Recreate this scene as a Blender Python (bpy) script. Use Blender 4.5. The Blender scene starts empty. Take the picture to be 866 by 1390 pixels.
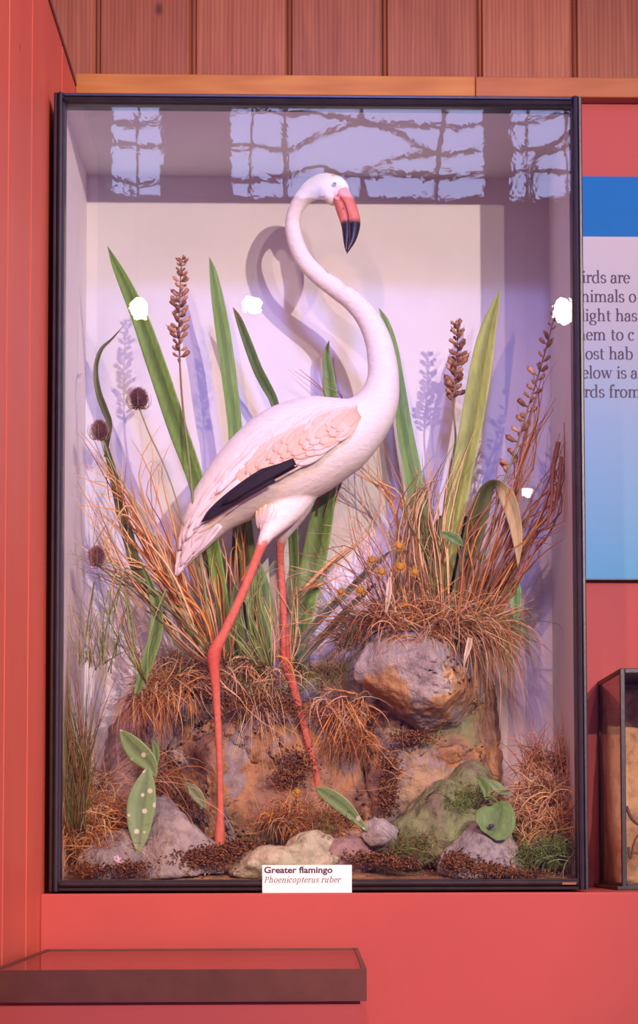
import bpy, bmesh, math, random
from mathutils import Vector, Matrix, noise
R = math.radians
PI = math.pi
sc = bpy.context.scene
COL = sc.collection
random.seed(7)

# ------------------------------------------------------------------ camera
F = 2583.0; D = 3.70; EYE = 1.15
ROT = Matrix.Rotation(R(-1.5), 3, 'Z') @ Matrix.Rotation(R(90 + 3.2), 3, 'X') @ Matrix.Rotation(R(-0.15), 3, 'Z')
CAM = Vector((0, -D, EYE))
_v = ROT.transposed() @ Vector((0, 1, 0))
PX0 = 430 - F * _v.x / (-_v.z)
PY0 = 1150 + F * _v.y / (-_v.z)
cd = bpy.data.cameras.new('camera'); cam = bpy.data.objects.new('camera', cd); COL.objects.link(cam)
cam.matrix_world = Matrix.Translation(CAM) @ ROT.to_4x4()
cd.sensor_fit = 'VERTICAL'; cd.sensor_height = 36; cd.sensor_width = 36
cd.lens = F * 36 / 1390
cd.shift_x = (433 - PX0) / 1390
cd.shift_y = (PY0 - 695) / 1390
cd.clip_start = 0.02
sc.camera = cam
sc.view_settings.view_transform = 'Standard'
sc.view_settings.look = 'None'
sc.view_settings.gamma = 1
sc.view_settings.use_curve_mapping = False
sc.view_settings.exposure = 0.0

def ray(px, py):
    return ROT @ Vector(((px - PX0) / F, (PY0 - py) / F, -1))
def P(px, py, Y):
    d = ray(px, py)
    return CAM + d * ((Y + D) / d.y)
def S(Y):
    return (D + Y) / F
def mirror_at(px, py, L):
    """point of the room at Y=-L that the front glass mirrors at this pixel"""
    d = ray(px, py)
    return Vector((d.x / d.y * (D + L), -L, EYE + d.z / d.y * (D + L)))
def proj(p):
    q = ROT.transposed() @ (Vector(p) - CAM)
    return PX0 + F * q.x / -q.z, PY0 - F * q.y / -q.z

# ------------------------------------------------------------------ mesh helper
def jit(c, a):
    return tuple(max(0, min(1, x * (1 + a))) for x in c)
class MB:
    def __init__(s): s.v = []; s.f = []; s.c = []; s.sm = []
    def vert(s, p, c=(1, 1, 1)):
        s.v.append(tuple(p)); s.c.append(c); return len(s.v) - 1
    def face(s, idx, smooth=True):
        s.f.append(tuple(idx)); s.sm.append(smooth)
    def box(s, a, b, c=(1, 1, 1)):
        x0, y0, z0 = a; x1, y1, z1 = b
        i = [s.vert(p, c) for p in ((x0,y0,z0),(x1,y0,z0),(x1,y1,z0),(x0,y1,z0),(x0,y0,z1),(x1,y0,z1),(x1,y1,z1),(x0,y1,z1))]
        for q in ((3,2,1,0),(4,5,6,7),(0,1,5,4),(1,2,6,5),(2,3,7,6),(3,0,4,7)):
            s.face([i[k] for k in q], False)
    def prism(s, prof, fn, n0, n1, c=(1,1,1)):
        """closed profile (list of 2d) extruded between n0 and n1, fn(u,v,n)->xyz"""
        a = [s.vert(fn(u, v, n0), c) for u, v in prof]; b = [s.vert(fn(u, v, n1), c) for u, v in prof]
        m = len(prof)
        for k in range(m): s.face((a[k], a[(k+1) % m], b[(k+1) % m], b[k]), False)
        s.face(a[::-1], False); s.face(b, False)
    def loft(s, pts, ra, rb, up=Vector((0,1,0)), seg=16, cols=None, caps=True):
        """tube along pts; rb along `up`, ra across it"""
        n = len(pts); rings = []
        for k, p in enumerate(pts):
            t = (pts[min(n-1, k+1)] - pts[max(0, k-1)])
            if t.length < 1e-9: t = Vector((0,0,1))
            t.normalize()
            a = t.cross(up)
            if a.length < 1e-4: a = t.cross(Vector((1,0,0)))
            a.normalize(); b = a.cross(t).normalized()
            c = cols[k] if cols else (1,1,1)
            rings.append([s.vert(p + a * (ra[k] * math.cos(2*PI*j/seg)) + b * (rb[k] * math.sin(2*PI*j/seg)), c) for j in range(seg)])
        for k in range(n-1):
            for j in range(seg):
                s.face((rings[k][j], rings[k][(j+1) % seg], rings[k+1][(j+1) % seg], rings[k+1][j]))
        if caps:
            s.face(rings[0][::-1]); s.face(rings[-1])
    def tube(s, pts, r, seg=6, cols=None):
        if not isinstance(r, (list, tuple)): r = [r] * len(pts)
        s.loft(pts, r, r, seg=seg, cols=cols)
    def ball(s, c, r, col=(1,1,1), seg=8, rings=6, stretch=(1,1,1), M=None):
        top = None; rr = []
        for i in range(1, rings):
            th = PI * i / rings
            ring = []
            for j in range(seg):
                ph = 2*PI*j/seg
                q = Vector((math.sin(th)*math.cos(ph)*r*stretch[0], math.sin(th)*math.sin(ph)*r*stretch[1], math.cos(th)*r*stretch[2]))
                if M: q = M @ q
                ring.append(s.vert(Vector(c) + q, col))
            rr.append(ring)
        qt = Vector((0,0,r*stretch[2])); 
        if M: qt = M @ qt
        t = s.vert(Vector(c) + qt, col); b = s.vert(Vector(c) - qt, col)
        for j in range(seg):
            s.face((t, rr[0][j], rr[0][(j+1) % seg])); s.face((b, rr[-1][(j+1) % seg], rr[-1][j]))
        for i in range(len(rr)-1):
            for j in range(seg):
                s.face((rr[i][j], rr[i+1][j], rr[i+1][(j+1) % seg], rr[i][(j+1) % seg]))
    def leaf(s, pts, w, th=0.0012, twist=0.0, fold=0.25, cm=(.3,.5,.1), ce=None, cmid=None, across=6, cfn=None):
        """a blade with width, a fold along its midrib and real thickness. w = full widths (m)"""
        n = len(pts); fr = []; bk = []
        ce = ce or cm; cmid = cmid or cm
        for k, p in enumerate(pts):
            t = (pts[min(n-1, k+1)] - pts[max(0, k-1)]).normalized()
            side = t.cross(Vector((0,1,0)))
            if side.length < 1e-3: side = Vector((1,0,0))
            side.normalize()
            tw = twist[k] if isinstance(twist, (list, tuple)) else twist
            side = Matrix.Rotation(tw, 3, t) @ side
            nor = side.cross(t).normalized()
            if nor.y > 0: nor = -nor
            a = []; b = []
            for j in range(across + 1):
                u = j / across * 2 - 1
                au = abs(u)
                hh = -nor * (fold * w[k] * .5 * (1 - au))
                c = tuple(cmid[i] * (1-au) + cm[i] * au for i in range(3)) if au < .35 else tuple(cm[i] + (ce[i] - cm[i]) * max(0, (au-.75) * 4) for i in range(3))
                if au < .02: c = cmid
                if cfn: c = cfn(k / (n-1), u, c)
                vv = 1 + .07 * math.sin(u * 19 + 1)
                c = tuple(min(1, x * vv) for x in c)
                e = th * (1 - au * .8) * .5
                q = p + side * (u * w[k] * .5) + hh
                a.append(s.vert(q + nor * e, c)); b.append(s.vert(q - nor * e, c))
            fr.append(a); bk.append(b)
        for k in range(n-1):
            for j in range(across):
                s.face((fr[k][j], fr[k][j+1], fr[k+1][j+1], fr[k+1][j]))
                s.face((bk[k][j+1], bk[k][j], bk[k+1][j], bk[k+1][j+1]))
            s.face((fr[k][0], fr[k+1][0], bk[k+1][0], bk[k][0]))
            s.face((fr[k+1][across], fr[k][across], bk[k][across], bk[k+1][across]))
        for e in (0, n-1):
            for j in range(across):
                s.face((fr[e][j], bk[e][j], bk[e][j+1], fr[e][j+1]))
    def build(s, name, mat, parent=None, normals=True):
        me = bpy.data.meshes.new(name); me.from_pydata(s.v, [], s.f)
        at = me.color_attributes.new('Col', 'FLOAT_COLOR', 'POINT')
        flat = []
        for c in s.c: flat += [c[0], c[1], c[2], 1.0]
        at.data.foreach_set('color', flat)
        me.polygons.foreach_set('use_smooth', s.sm)
        if normals:
            bm = bmesh.new(); bm.from_mesh(me); bmesh.ops.recalc_face_normals(bm, faces=bm.faces); bm.to_mesh(me); bm.free()
        me.materials.append(mat); me.update()
        o = bpy.data.objects.new(name, me); COL.objects.link(o)
        if parent is not None:
            o.parent = parent; o.matrix_parent_inverse = Matrix.Translation(-Vector(parent.location))
        return o

def bevel(o, w, seg=2):
    m = o.modifiers.new('bevel', 'BEVEL'); m.width = w; m.segments = seg; m.limit_method = 'ANGLE'; return o
def tag(o, label=None, cat=None, group=None, kind=None):
    if label: o['label'] = label
    if cat: o['category'] = cat
    if group: o['group'] = group
    if kind: o['kind'] = kind
    return o
def empty(name, loc, label=None, cat=None, group=None):
    o = bpy.data.objects.new(name, None); o.location = loc; o.empty_display_size = .05; COL.objects.link(o)
    return tag(o, label, cat, group)
def spline(pts, n):
    """Catmull-Rom through tuples of any length -> n samples"""
    m = len(pts); out = []
    for i in range(n):
        t = i / (n-1) * (m-1); k = min(m-2, int(t)); u = t - k
        p0 = pts[max(0, k-1)]; p1 = pts[k]; p2 = pts[k+1]; p3 = pts[min(m-1, k+2)]
        out.append(tuple(.5*((2*b) + (c-a)*u + (2*a-5*b+4*c-d)*u*u + (-a+3*b-3*c+d)*u**3) for a, b, c, d in zip(p0, p1, p2, p3)))
    return out

# ------------------------------------------------------------------ materials
def new_mat(name):
    m = bpy.data.materials.new(name); m.use_nodes = True
    nt = m.node_tree; bs = nt.nodes['Principled BSDF']
    return m, nt, bs
def N(nt, t, **kw):
    n = nt.nodes.new(t)
    for k, v in kw.items():
        if k in n.inputs.keys(): n.inputs[k].default_value = v
        else: setattr(n, k, v)
    return n
def coords(nt, scale=(1,1,1)):
    tc = N(nt, 'ShaderNodeTexCoord'); mp = N(nt, 'ShaderNodeMapping'); mp.inputs['Scale'].default_value = scale
    nt.links.new(tc.outputs['Object'], mp.inputs['Vector']); return mp.outputs['Vector']
def noise_n(nt, vec, sc_, det=4, rough=.5, dist=0):
    n = N(nt, 'ShaderNodeTexNoise'); n.inputs['Scale'].default_value = sc_; n.inputs['Detail'].default_value = det
    n.inputs['Roughness'].default_value = rough; n.inputs['Distortion'].default_value = dist
    nt.links.new(vec, n.inputs['Vector']); return n.outputs['Fac']
def ramp(nt, fac, stops):
    r = N(nt, 'ShaderNodeValToRGB'); el = r.color_ramp.elements
    while len(el) < len(stops): el.new(.5)
    for e, (p, c) in zip(el, stops): e.position = p; e.color = (*c, 1)
    nt.links.new(fac, r.inputs['Fac']); return r.outputs['Color']
def mix(nt, fac, a, b, mode='MIX'):
    n = N(nt, 'ShaderNodeMix'); n.data_type = 'RGBA'; n.blend_type = mode
    for s_, v in ((n.inputs[0], fac), (n.inputs[6], a), (n.inputs[7], b)):
        if isinstance(v, (int, float)): s_.default_value = v
        elif isinstance(v, tuple): s_.default_value = (*v, 1)
        else: nt.links.new(v, s_)
    return n.outputs[2]
def bump(nt, bs, fac, strength, dist):
    b = N(nt, 'ShaderNodeBump'); b.inputs['Strength'].default_value = strength; b.inputs['Distance'].default_value = dist
    nt.links.new(fac, b.inputs['Height']); nt.links.new(b.outputs['Normal'], bs.inputs['Normal'])
def simple(name, col, rough=.5, vary=.12, nscale=20, bmp=0.0, bscale=80, metal=0, spec=.5):
    m, nt, bs = new_mat(name); v = coords(nt); bs.inputs['Specular IOR Level'].default_value = spec
    f = noise_n(nt, v, nscale, 5, .6)
    c = ramp(nt, f, [(.3, tuple(x*(1-vary) for x in col)), (.7, tuple(min(1, x*(1+vary)) for x in col))])
    nt.links.new(c, bs.inputs['Base Color']); bs.inputs['Roughness'].default_value = rough; bs.inputs['Metallic'].default_value = metal
    if bmp: bump(nt, bs, noise_n(nt, v, bscale, 6, .6), bmp, .002)
    return m
def attr_mat(name, rough=.6, trans=0.0, vary=.2, nscale=60, stretch=(1,1,1), bmp=.2, spec=.3, bright=1.0):
    """reads the Col attribute of the mesh: the thing's own colours"""
    m, nt, bs = new_mat(name)
    a = N(nt, 'ShaderNodeAttribute', attribute_name='Col')
    v = coords(nt, stretch); f = noise_n(nt, v, nscale, 5, .6)
    g = ramp(nt, f, [(.25, (1-vary,)*3), (.75, (bright,)*3)])
    c = mix(nt, 1.0, a.outputs['Color'], g, 'MULTIPLY')
    nt.links.new(c, bs.inputs['Base Color']); bs.inputs['Roughness'].default_value = rough
    bs.inputs['Specular IOR Level'].default_value = spec
    if bmp: bump(nt, bs, f, bmp, .002)
    if trans:
        tr = N(nt, 'ShaderNodeBsdfTranslucent'); nt.links.new(c, tr.inputs['Color'])
        ms = N(nt, 'ShaderNodeMixShader'); ms.inputs[0].default_value = trans
        out = nt.nodes['Material Output']
        nt.links.new(bs.outputs[0], ms.inputs[1]); nt.links.new(tr.outputs[0], ms.inputs[2]); nt.links.new(ms.outputs[0], out.inputs['Surface'])
    return m

M = {}
M['red_wall'] = simple('painted_red_wall', (.43, .078, .072), .55, .05, 3, .12, 60, spec=.15)
# painted timber boards of the left return
def red_boards():
    m, nt, bs = new_mat('painted_red_boards'); v = coords(nt)
    f = noise_n(nt, coords(nt, (1, 5, .8)), 1.6, 5, .6)
    c = ramp(nt, f, [(.3, (.56, .105, .060)), (.7, (.61, .125, .072))])
    # worn paint specks
    f2 = noise_n(nt, v, 22, 3, .5)
    c2 = mix(nt, ramp(nt, f2, [(.74, (0,)*3), (.78, (1,)*3)]), c, (.30, .05, .04))
    nt.links.new(c2, bs.inputs['Base Color']); bs.inputs['Roughness'].default_value = .5; bs.inputs['Specular IOR Level'].default_value = .15
    bump(nt, bs, noise_n(nt, v, 50, 4), .12, .002); return m
M['red_boards'] = red_boards()
def pine(name, lo, hi, dark, scale=(14, 14, 1.1), seed=0.0, rough=.42, board=None):
    m, nt, bs = new_mat(name); bs.inputs['Specular IOR Level'].default_value = .2
    tc = N(nt, 'ShaderNodeTexCoord'); mp = N(nt, 'ShaderNodeMapping'); mp.inputs['Scale'].default_value = scale; mp.inputs['Location'].default_value = (seed, seed, seed)
    src = tc.outputs['Object']
    if board:
        # every board is cut from another piece of the tree: shift the pattern per board
        sx = N(nt, 'ShaderNodeSeparateXYZ'); nt.links.new(src, sx.inputs[0])
        dv = N(nt, 'ShaderNodeMath', operation='MULTIPLY_ADD'); nt.links.new(sx.outputs['X'], dv.inputs[0]); dv.inputs[1].default_value = 1/board[0]; dv.inputs[2].default_value = -board[1]/board[0]
        fl = N(nt, 'ShaderNodeMath', operation='FLOOR'); nt.links.new(dv.outputs[0], fl.inputs[0])
        cx = N(nt, 'ShaderNodeCombineXYZ'); ml = N(nt, 'ShaderNodeMath', operation='MULTIPLY'); nt.links.new(fl.outputs[0], ml.inputs[0]); ml.inputs[1].default_value = 3.71
        nt.links.new(ml.outputs[0], cx.inputs['Z']); nt.links.new(ml.outputs[0], cx.inputs['Y'])
        ad = N(nt, 'ShaderNodeVectorMath', operation='ADD'); nt.links.new(src, ad.inputs[0]); nt.links.new(cx.outputs[0], ad.inputs[1]); src = ad.outputs[0]
        wn = N(nt, 'ShaderNodeTexWhiteNoise', noise_dimensions='1D'); nt.links.new(fl.outputs[0], wn.inputs['W'])
    nt.links.new(src, mp.inputs['Vector'])
    g = noise_n(nt, mp.outputs[0], 1.6, 6, .6, .6)
    w = N(nt, 'ShaderNodeTexWave'); w.inputs['Scale'].default_value = 1.3; w.inputs['Distortion'].default_value = 5; w.inputs['Detail'].default_value = 3; w.inputs['Detail Scale'].default_value = 1.2
    nt.links.new(mp.outputs[0], w.inputs['Vector'])
    c = ramp(nt, g, [(.3, lo), (.7, hi)])
    c = mix(nt, .35, c, ramp(nt, w.outputs['Fac'], [(.0, lo), (1, hi)]))
    mp2 = N(nt, 'ShaderNodeMapping'); mp2.inputs['Scale'].default_value = (1, 1, .6); nt.links.new(src, mp2.inputs['Vector'])
    vo = N(nt, 'ShaderNodeTexVoronoi'); vo.inputs['Scale'].default_value = 7.5; nt.links.new(mp2.outputs[0], vo.inputs['Vector'])
    kn = ramp(nt, vo.outputs['Distance'], [(.035, (1,)*3), (.10, (0,)*3)])
    c = mix(nt, kn, c, dark)
    if board:
        c = mix(nt, wn.outputs['Value'], c, mix(nt, .25, c, dark))
    nt.links.new(c, bs.inputs['Base Color']); bs.inputs['Roughness'].default_value = rough
    bump(nt, bs, g, .15, .002)
    return m

M['case_black'] = simple('black_painted_wood', (.022, .016, .022), .38, .25, 30, .2, 90)
M['case_lining'] = simple('pale_painted_lining', (.74, .70, .70), .75, .035, 9, .25, 26)
M['dark_wood'] = simple('dark_brown_wood', (.12, .035, .025), .4, .2, 20, .1)
M['white_card'] = simple('white_card', (.86, .84, .86), .6, .01)
M['ink'] = simple('dark_ink', (.05, .02, .06), .6, .05)
M['ink_grey'] = simple('grey_ink', (.10, .06, .10), .6, .05)
M['bright_blue'] = simple('blue_print', (.0, .13, .40), .5, .03, spec=.12)
M['floor'] = simple('floor_boards', (.16, .12, .13), .45, .2, 6)
M['plaster'] = simple('ceiling_plaster', (.30, .22, .26), .8, .05)
M['metal'] = simple('black_metal', (.03, .03, .03), .35, .1, metal=.6)
M['brass'] = simple('small_brass', (.5, .3, .1), .35, .1, metal=.8)

def glass_mat(wavy):
    m = bpy.data.materials.new('case_glass' if wavy else 'clear_glass'); m.use_nodes = True; nt = m.node_tree
    nt.nodes.clear(); out = N(nt, 'ShaderNodeOutputMaterial')
    tr = N(nt, 'ShaderNodeBsdfTransparent'); tr.inputs[0].default_value = (.97, .97, .98, 1)
    gl = N(nt, 'ShaderNodeBsdfGlossy'); gl.inputs['Roughness'].default_value = 0.0
    fr = N(nt, 'ShaderNodeFresnel'); fr.inputs['IOR'].default_value = 1.5
    # the same pane either side: keep the reflection of a plain air-glass face
    ms = N(nt, 'ShaderNodeMixShader')
    geo = N(nt, 'ShaderNodeNewGeometry'); 
    nt.links.new(tr.outputs[0], ms.inputs[1]); nt.links.new(gl.outputs[0], ms.inputs[2]); nt.links.new(ms.outputs[0], out.inputs['Surface'])
    ms.inputs[0].default_value = .045
    lw = N(nt, 'ShaderNodeLayerWeight'); lw.inputs['Blend'].default_value = .5
    pw = N(nt, 'ShaderNodeMath', operation='POWER'); nt.links.new(lw.outputs['Facing'], pw.inputs[0]); pw.inputs[1].default_value = 5
    ma = N(nt, 'ShaderNodeMath', operation='MULTIPLY_ADD'); nt.links.new(pw.outputs[0], ma.inputs[0]); ma.inputs[1].default_value = .9; ma.inputs[2].default_value = .045
    nt.links.new(ma.outputs[0], ms.inputs[0])
    if wavy:
        v = coords(nt, (1, 1, 1.0)); f = noise_n(nt, v, 17, 3, .55, .5)
        b = N(nt, 'ShaderNodeBump'); b.inputs['Strength'].default_value = 1.0; b.inputs['Distance'].default_value = wavy
        nt.links.new(f, b.inputs['Height']); nt.links.new(b.outputs[0], gl.inputs['Normal'])
    return m
M['glass'] = glass_mat(.00009)
M['clear_glass'] = glass_mat(0)

def emit(name, col, st):
    m = bpy.data.materials.new(name); m.use_nodes = True; nt = m.node_tree; nt.nodes.clear()
    o = N(nt, 'ShaderNodeOutputMaterial'); e = N(nt, 'ShaderNodeEmission'); e.inputs[0].default_value = (*col, 1); e.inputs[1].default_value = st
    nt.links.new(e.outputs[0], o.inputs[0]); return m
M['daylight'] = emit('daylight_pane', (.46, .54, 1.0), 6.6)
M['lamp_lens'] = emit('lamp_lens', (1, .86, .62), 60)

# ------------------------------------------------------------------ the setting
DEP = .42                                # depth of the cases' recess
xL = P(70, 670, 0).x; xR = P(794, 670, 0).x
zT = P(433, 130, 0).z; zB = P(433, 1209, 0).z
FLOOR0 = 0.0
for nm, q, t in (('TL', (xL,0,zT), (75,125)), ('TR', (xR,0,zT), (789,135)), ('BL', (xL,0,zB), (65,1208)), ('BR', (xR,0,zB), (798,1211))):
    0 and print(nm, [round(a) for a in proj(q)], 'want', t)
0 and print('case', round(xL,3), round(xR,3), round(zB,3), round(zT,3))
WALLX = xL - .012                        # right face of the red return
ledge = zB - .004
trim0 = P(830, 133, DEP+.0).z; trim1 = P(830, 106, DEP).z
# back wall below and beside the case
w = MB(); w.box((WALLX - .3, DEP + .03, 0), (3.2, DEP + .15, trim0)); tag(w.build('wall_back', M['red_wall']), kind='structure')
# ledge / plinth
w = MB(); w.box((WALLX - .0, -.032, 0), (3.2, DEP + .03, ledge)); bevel(tag(w.build('trim_3', M['red_wall']), kind='structure'), .003)
# red painted return with board joints
w = MB()
ys = [DEP + .15, .20, -.21, -.47, -.66, -.84]
ztop = P(122, 118, DEP).z
for k in range(5):
    y1, y0 = ys[k], ys[k+1]
    g = .0022
    prof = [(y0 + g, 0), (y0 + .004 + g, .004), (y1 - .004 - g, .004), (y1 - g, 0), (y1 - g, -.10), (y0 + g, -.10)]
    w.prism(prof, lambda u, v, n: (WALLX - .004 + v, u, n), 0, ztop)
w.box((WALLX - .10, ys[5] + .003, 0), (WALLX - .0055, ys[0], ztop - .002))
tag(w.build('wall_left', M['red_boards']), kind='structure')
w = MB(); w.box((WALLX - .11, ys[5], ztop), (WALLX + .003, DEP + .02, ztop + .010))
tag(w.build('trim_4', M['dark_wood']), kind='structure')
# pine planking above
px_gr = [2, 130, 258, 388, 517, 648, 777]
x_a = P(130, 60, DEP + .02).x; x_b = P(777, 60, DEP + .02).x
bw = (x_b - x_a) / 5
M['pine'] = pine('varnished_pine_planks', (.24, .062, .028), (.42, .145, .070), (.06, .010, .005), scale=(26, 26, 1.5), board=(bw, x_a))
M['rail'] = pine('orange_pine_rail', (.40, .135, .028), (.54, .22, .05), (.16, .04, .02), scale=(1.3, 20, 22), seed=3.1)
M['rail2'] = pine('red_pine_rail', (.34, .10, .035), (.45, .15, .055), (.12, .03, .02), scale=(1.3, 20, 22), seed=7.7)
w = MB()
PZ = 7.4
for k in range(-6, 22):
    x0 = x_a + k * bw; x1 = x0 + bw
    if x1 < WALLX - 1 or x0 > 3.2: continue
    prof = [(x0 + .001, 0), (x0 + .001, -.006), (x0 + .004, -.010), (x0 + .0075, -.006), (x0 + .009, -.003), (x0 + .012, -.011), (x1 - .006, -.011), (x1 - .001, -.004), (x1 - .001, 0)]
    w.prism(prof, lambda u, v, n: (u, DEP + .03 + v, n), trim1 - .02, PZ)
w.box((WALLX - 1, DEP + .029, trim1 - .02), (3.2, DEP + .12, PZ))
tag(w.build('wall_upper', M['pine']), kind='structure')
xj = P(645, 118, DEP).x
w = MB(); w.box((WALLX - .0, DEP - .004, trim0), (xj - .0006, DEP + .03, trim1)); bevel(tag(w.build('trim_1', M['rail']), kind='structure'), .0025)
w = MB(); w.box((xj + .0006, DEP - .004, trim0), (3.2, DEP + .03, trim1)); bevel(tag(w.build('trim_2', M['rail2']), kind='structure'), .0025)
# floor, ceiling, the far wall with its daylight windows
w = MB(); w.box((-3.2, -7.3, -.1), (3.2, DEP + .15, 0)); tag(w.build('floor', M['floor']), kind='structure')
w = MB(); w.box((-3.2, -7.3, PZ), (3.2, DEP + .15, PZ + .1)); tag(w.build('ceiling', M['plaster']), kind='structure')
LW = 7.0
def mw(px, py, off=0):
    q = mirror_at(px, py, LW); q.y += off; return q
zs = mw(433, 270).z; zt2 = zs + 2.2
xs = [mw(146, 200).x, mw(222, 200).x, mw(308, 200).x, mw(662, 200).x, mw(690, 200).x, mw(800, 200).x]
w = MB()
w.box((-3.2, -LW - .2, 0), (3.2, -LW - .02, zs)); w.box((-3.2, -LW - .2, zt2), (3.2, -LW - .02, PZ))
for a, b in ((-3.2, xs[0]), (xs[1], xs[2]), (xs[3], xs[4]), (xs[5], 3.2)): w.box((a, -LW - .2, zs), (b, -LW - .02, zt2))
tag(w.build('wall_front', M['plaster']), kind='structure')
M['bars'] = simple('dull_window_bar', (.16, .11, .14), .7, .1)
BARS = [
 [[(140,163),(175,166),(232,163)], [(140,190),(180,194),(235,191)], [(140,234),(175,244),(235,243)], [(170,240),(176,262)]],
 [[(297,148),(340,144),(390,152),(433,150),(500,163),(600,168),(680,164)], [(300,193),(345,197),(390,200)], [(390,200),(440,179),(490,164),(545,178),(588,207),(650,200)],
  [(305,240),(345,243),(390,236),(430,221),(480,238),(540,231),(600,236),(660,233)], [(480,238),(530,213),(590,207)], [(386,130),(386,275)], [(490,130),(490,166)], [(491,238),(491,275)],
  [(608,130),(603,160),(596,207),(592,275)]],
 [[(690,165),(730,158),(790,146)], [(800,160),(755,192),(728,215),(722,275)], [(690,200),(735,202),(745,205),(790,190)], [(690,236),(725,228),(790,232)]]]
for i in range(3):
    a, b = xs[2*i], xs[2*i+1]
    root = tag(empty('window_%d' % (i+1), ((a+b)/2, -LW, zs)), kind='structure')
    p = MB(); p.box((a, -LW - .12, zs), (b, -LW - .11, zt2)); p.build('window_pane', M['daylight'], root)
    g = MB()
    for ln in BARS[i]:
        pts = [Vector(q) for q in spline([tuple(mw(x, y, -.03)) for x, y in ln], 14)]
        pts = [Vector((min(b, max(a, q.x)), q.y, q.z)) for q in pts]
        g.tube(pts, .016, 6)
    for x in (a, b): g.box((x - .02, -LW - .06, zs), (x + .02, -LW, zt2))
    g.box((a, -LW - .06, zs - .02), (b, -LW, zs + .02)); g.box((a, -LW - .06, zt2 - .02), (b, -LW, zt2 + .02))
    for zz in (zs + .74, zs + 1.1, zs + 1.46, zs + 1.82): g.box((a, -LW - .04, zz), (b, -LW - .02, zz + .03))
    g.build('window_bars', M['bars'], root)

# ------------------------------------------------------------------ flamingo case
case = empty('display_case', (0, DEP / 2, zB), 'tall black-framed glass display case with pale lining holding the stuffed flamingo', 'display case')
fw = .0215
bk = M['case_black']
def bar(name, x0, x1, z0, z1, vert, label=None):
    """moulded frame bar: flat outer fillet, round bead, inner step"""
    m = MB(); h = fw
    def sweep(sign):
        # profile across the bar (u from outer edge 0 to inner edge h), v = y
        pr = [(0, .03), (0, -.004), (.002, -.007), (.006, -.0075), (.0075, -.004), (.010, -.0095), (.0135, -.0115), (.017, -.0095), (.0185, -.004), (h, -.002), (h, .03)]
        return pr
    pr = sweep(1)
    if vert:
        left = x0 < 0
        m.prism(pr, (lambda u, v, n: ((x0 + u) if left else (x1 - u), v, n)), z0, z1)
    else:
        top = z0 > (zT + zB) / 2
        m.prism(pr, (lambda u, v, n: (n, v, (z1 - u) if top else (z0 + u))), x0, x1)
    return m.build(name, bk, case)
bar('frame_stile', xL, xL + fw, zB + .0, zT, True)
bar('frame_stile', xR - fw, xR, zB + .0, zT, True)
bar('frame_rail', xL + fw, xR - fw, zT - fw * .92, zT, False)
bar('frame_rail', xL + fw, xR - fw, zB, zB + .024, False)
# carcass, lined in pale paint
t = .012
def panel(name, a, b, mat):
    m = MB(); m.box(a, b); return m.build(name, mat, case)
panel('side_panel', (xL + .003, .03, zB), (xL + .003 + t, DEP, zT - .003), M['case_lining'])
panel('side_panel', (xR - .003 - t, .03, zB), (xR - .003, DEP, zT - .003), M['case_lining'])
panel('back_panel', (xL + .003 + t, DEP - .004, zB), (xR - .003 - t, DEP + .006, zT - .003), M['case_lining'])
panel('top_panel', (xL + .003 + t, .03, zT - .003 - t), (xR - .003 - t, DEP - .004, zT - .003), M['case_lining'])
panel('base_panel', (xL + .003 + t, .03, zB), (xR - .003 - t, DEP - .004, zB + .015), M['dark_wood'])
# black sides outside
panel('side_cheek', (xR - .003, .03, zB), (xR - .0005, DEP, zT - .003), bk)
panel('side_cheek', (xL + .0005, .03, zB), (xL + .003, DEP, zT - .003), bk)
m = MB(); m.box((xL + fw, .004, zB + .02), (xR - fw, .007, zT - fw * .92)); m.build('glass_pane', M['glass'], case)
# worn gilt scrape low on the right of the frame
m = MB(); q = P(772, 1199, 0)
m.box((q.x - .014, -.0118, q.z - .0022), (q.x + .013, -.0105, q.z + .0018)); m.build('worn_patch', simple('worn_wood', (.30, .09, .05), .6), case)

IX0, IX1 = xL + .003 + t, xR - .003 - t
ZF = zB + .015

# ------------------------------------------------------------------ flamingo
BY = .20
stations = [ # px, py, r in plane (px), r in depth (px)
 (239,782,3,2),(247,763,10,5),(262,735,21,16),(290,692,37,34),(335,652,55,52),(384,622,69,58),(428,602,66,58),(466,588,54,50),(495,570,38,38),(513,545,29,29),
 (520,515,22.5,22),(518,485,20,19),(511,456,18,17),(497,429,16,15),(478,408,14.5,14),(455,391,13.5,13),(432,374,12.5,12),(412,352,12,11.5),(401,327,11.5,11),(397,303,10.5,10),(402,283,10.5,10),(412,268,12,11),(425,257,15.5,12.5),(440,253,18.5,14.5),(454,257,19.5,14.5),(464,264,14,11)]
neckY = [0,0,0,0,0,0,0,0,0,0,0,.004,.008,.012,.016,.018,.02,.02,.018,.016,.012,.004,-.008,-.02,-.034,-.046]
st = spline([(a,b,c,d,BY + y) for (a,b,c,d), y in zip(stations, neckY)], 150)
b = MB()
pts = [P(s[0], s[1], s[4]) for s in st]
b.loft(pts, [s[2]*S(s[4]) for s in st], [s[3]*S(s[4]) for s in st], seg=36)
def limb(lst, seg=16, n=40):
    q = spline(lst, n)
    b.loft([P(a[0], a[1], a[2]) for a in q], [a[3]*S(a[2]) for a in q], [a[3]*S(a[2])*(.85 if a[3] > 12 else 1) for a in q], seg=seg)
LEGF = [(408,650,.205,33),(393,682,.192,27),(376,707,.174,18),(361,728,.157,10),(352,748,.15,6.8),(337,787,.147,6.6),(318,830,.145,6.6),(303,862,.143,7),(293,880,.142,9),(290,893,.142,9.5),(291,910,.142,7.6),(294,950,.141,5.6),(297,1010,.14,5.0),(299,1070,.14,4.9),(299,1110,.14,5.6),(298,1136,.138,7.5),(298,1150,.138,6)]
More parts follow.
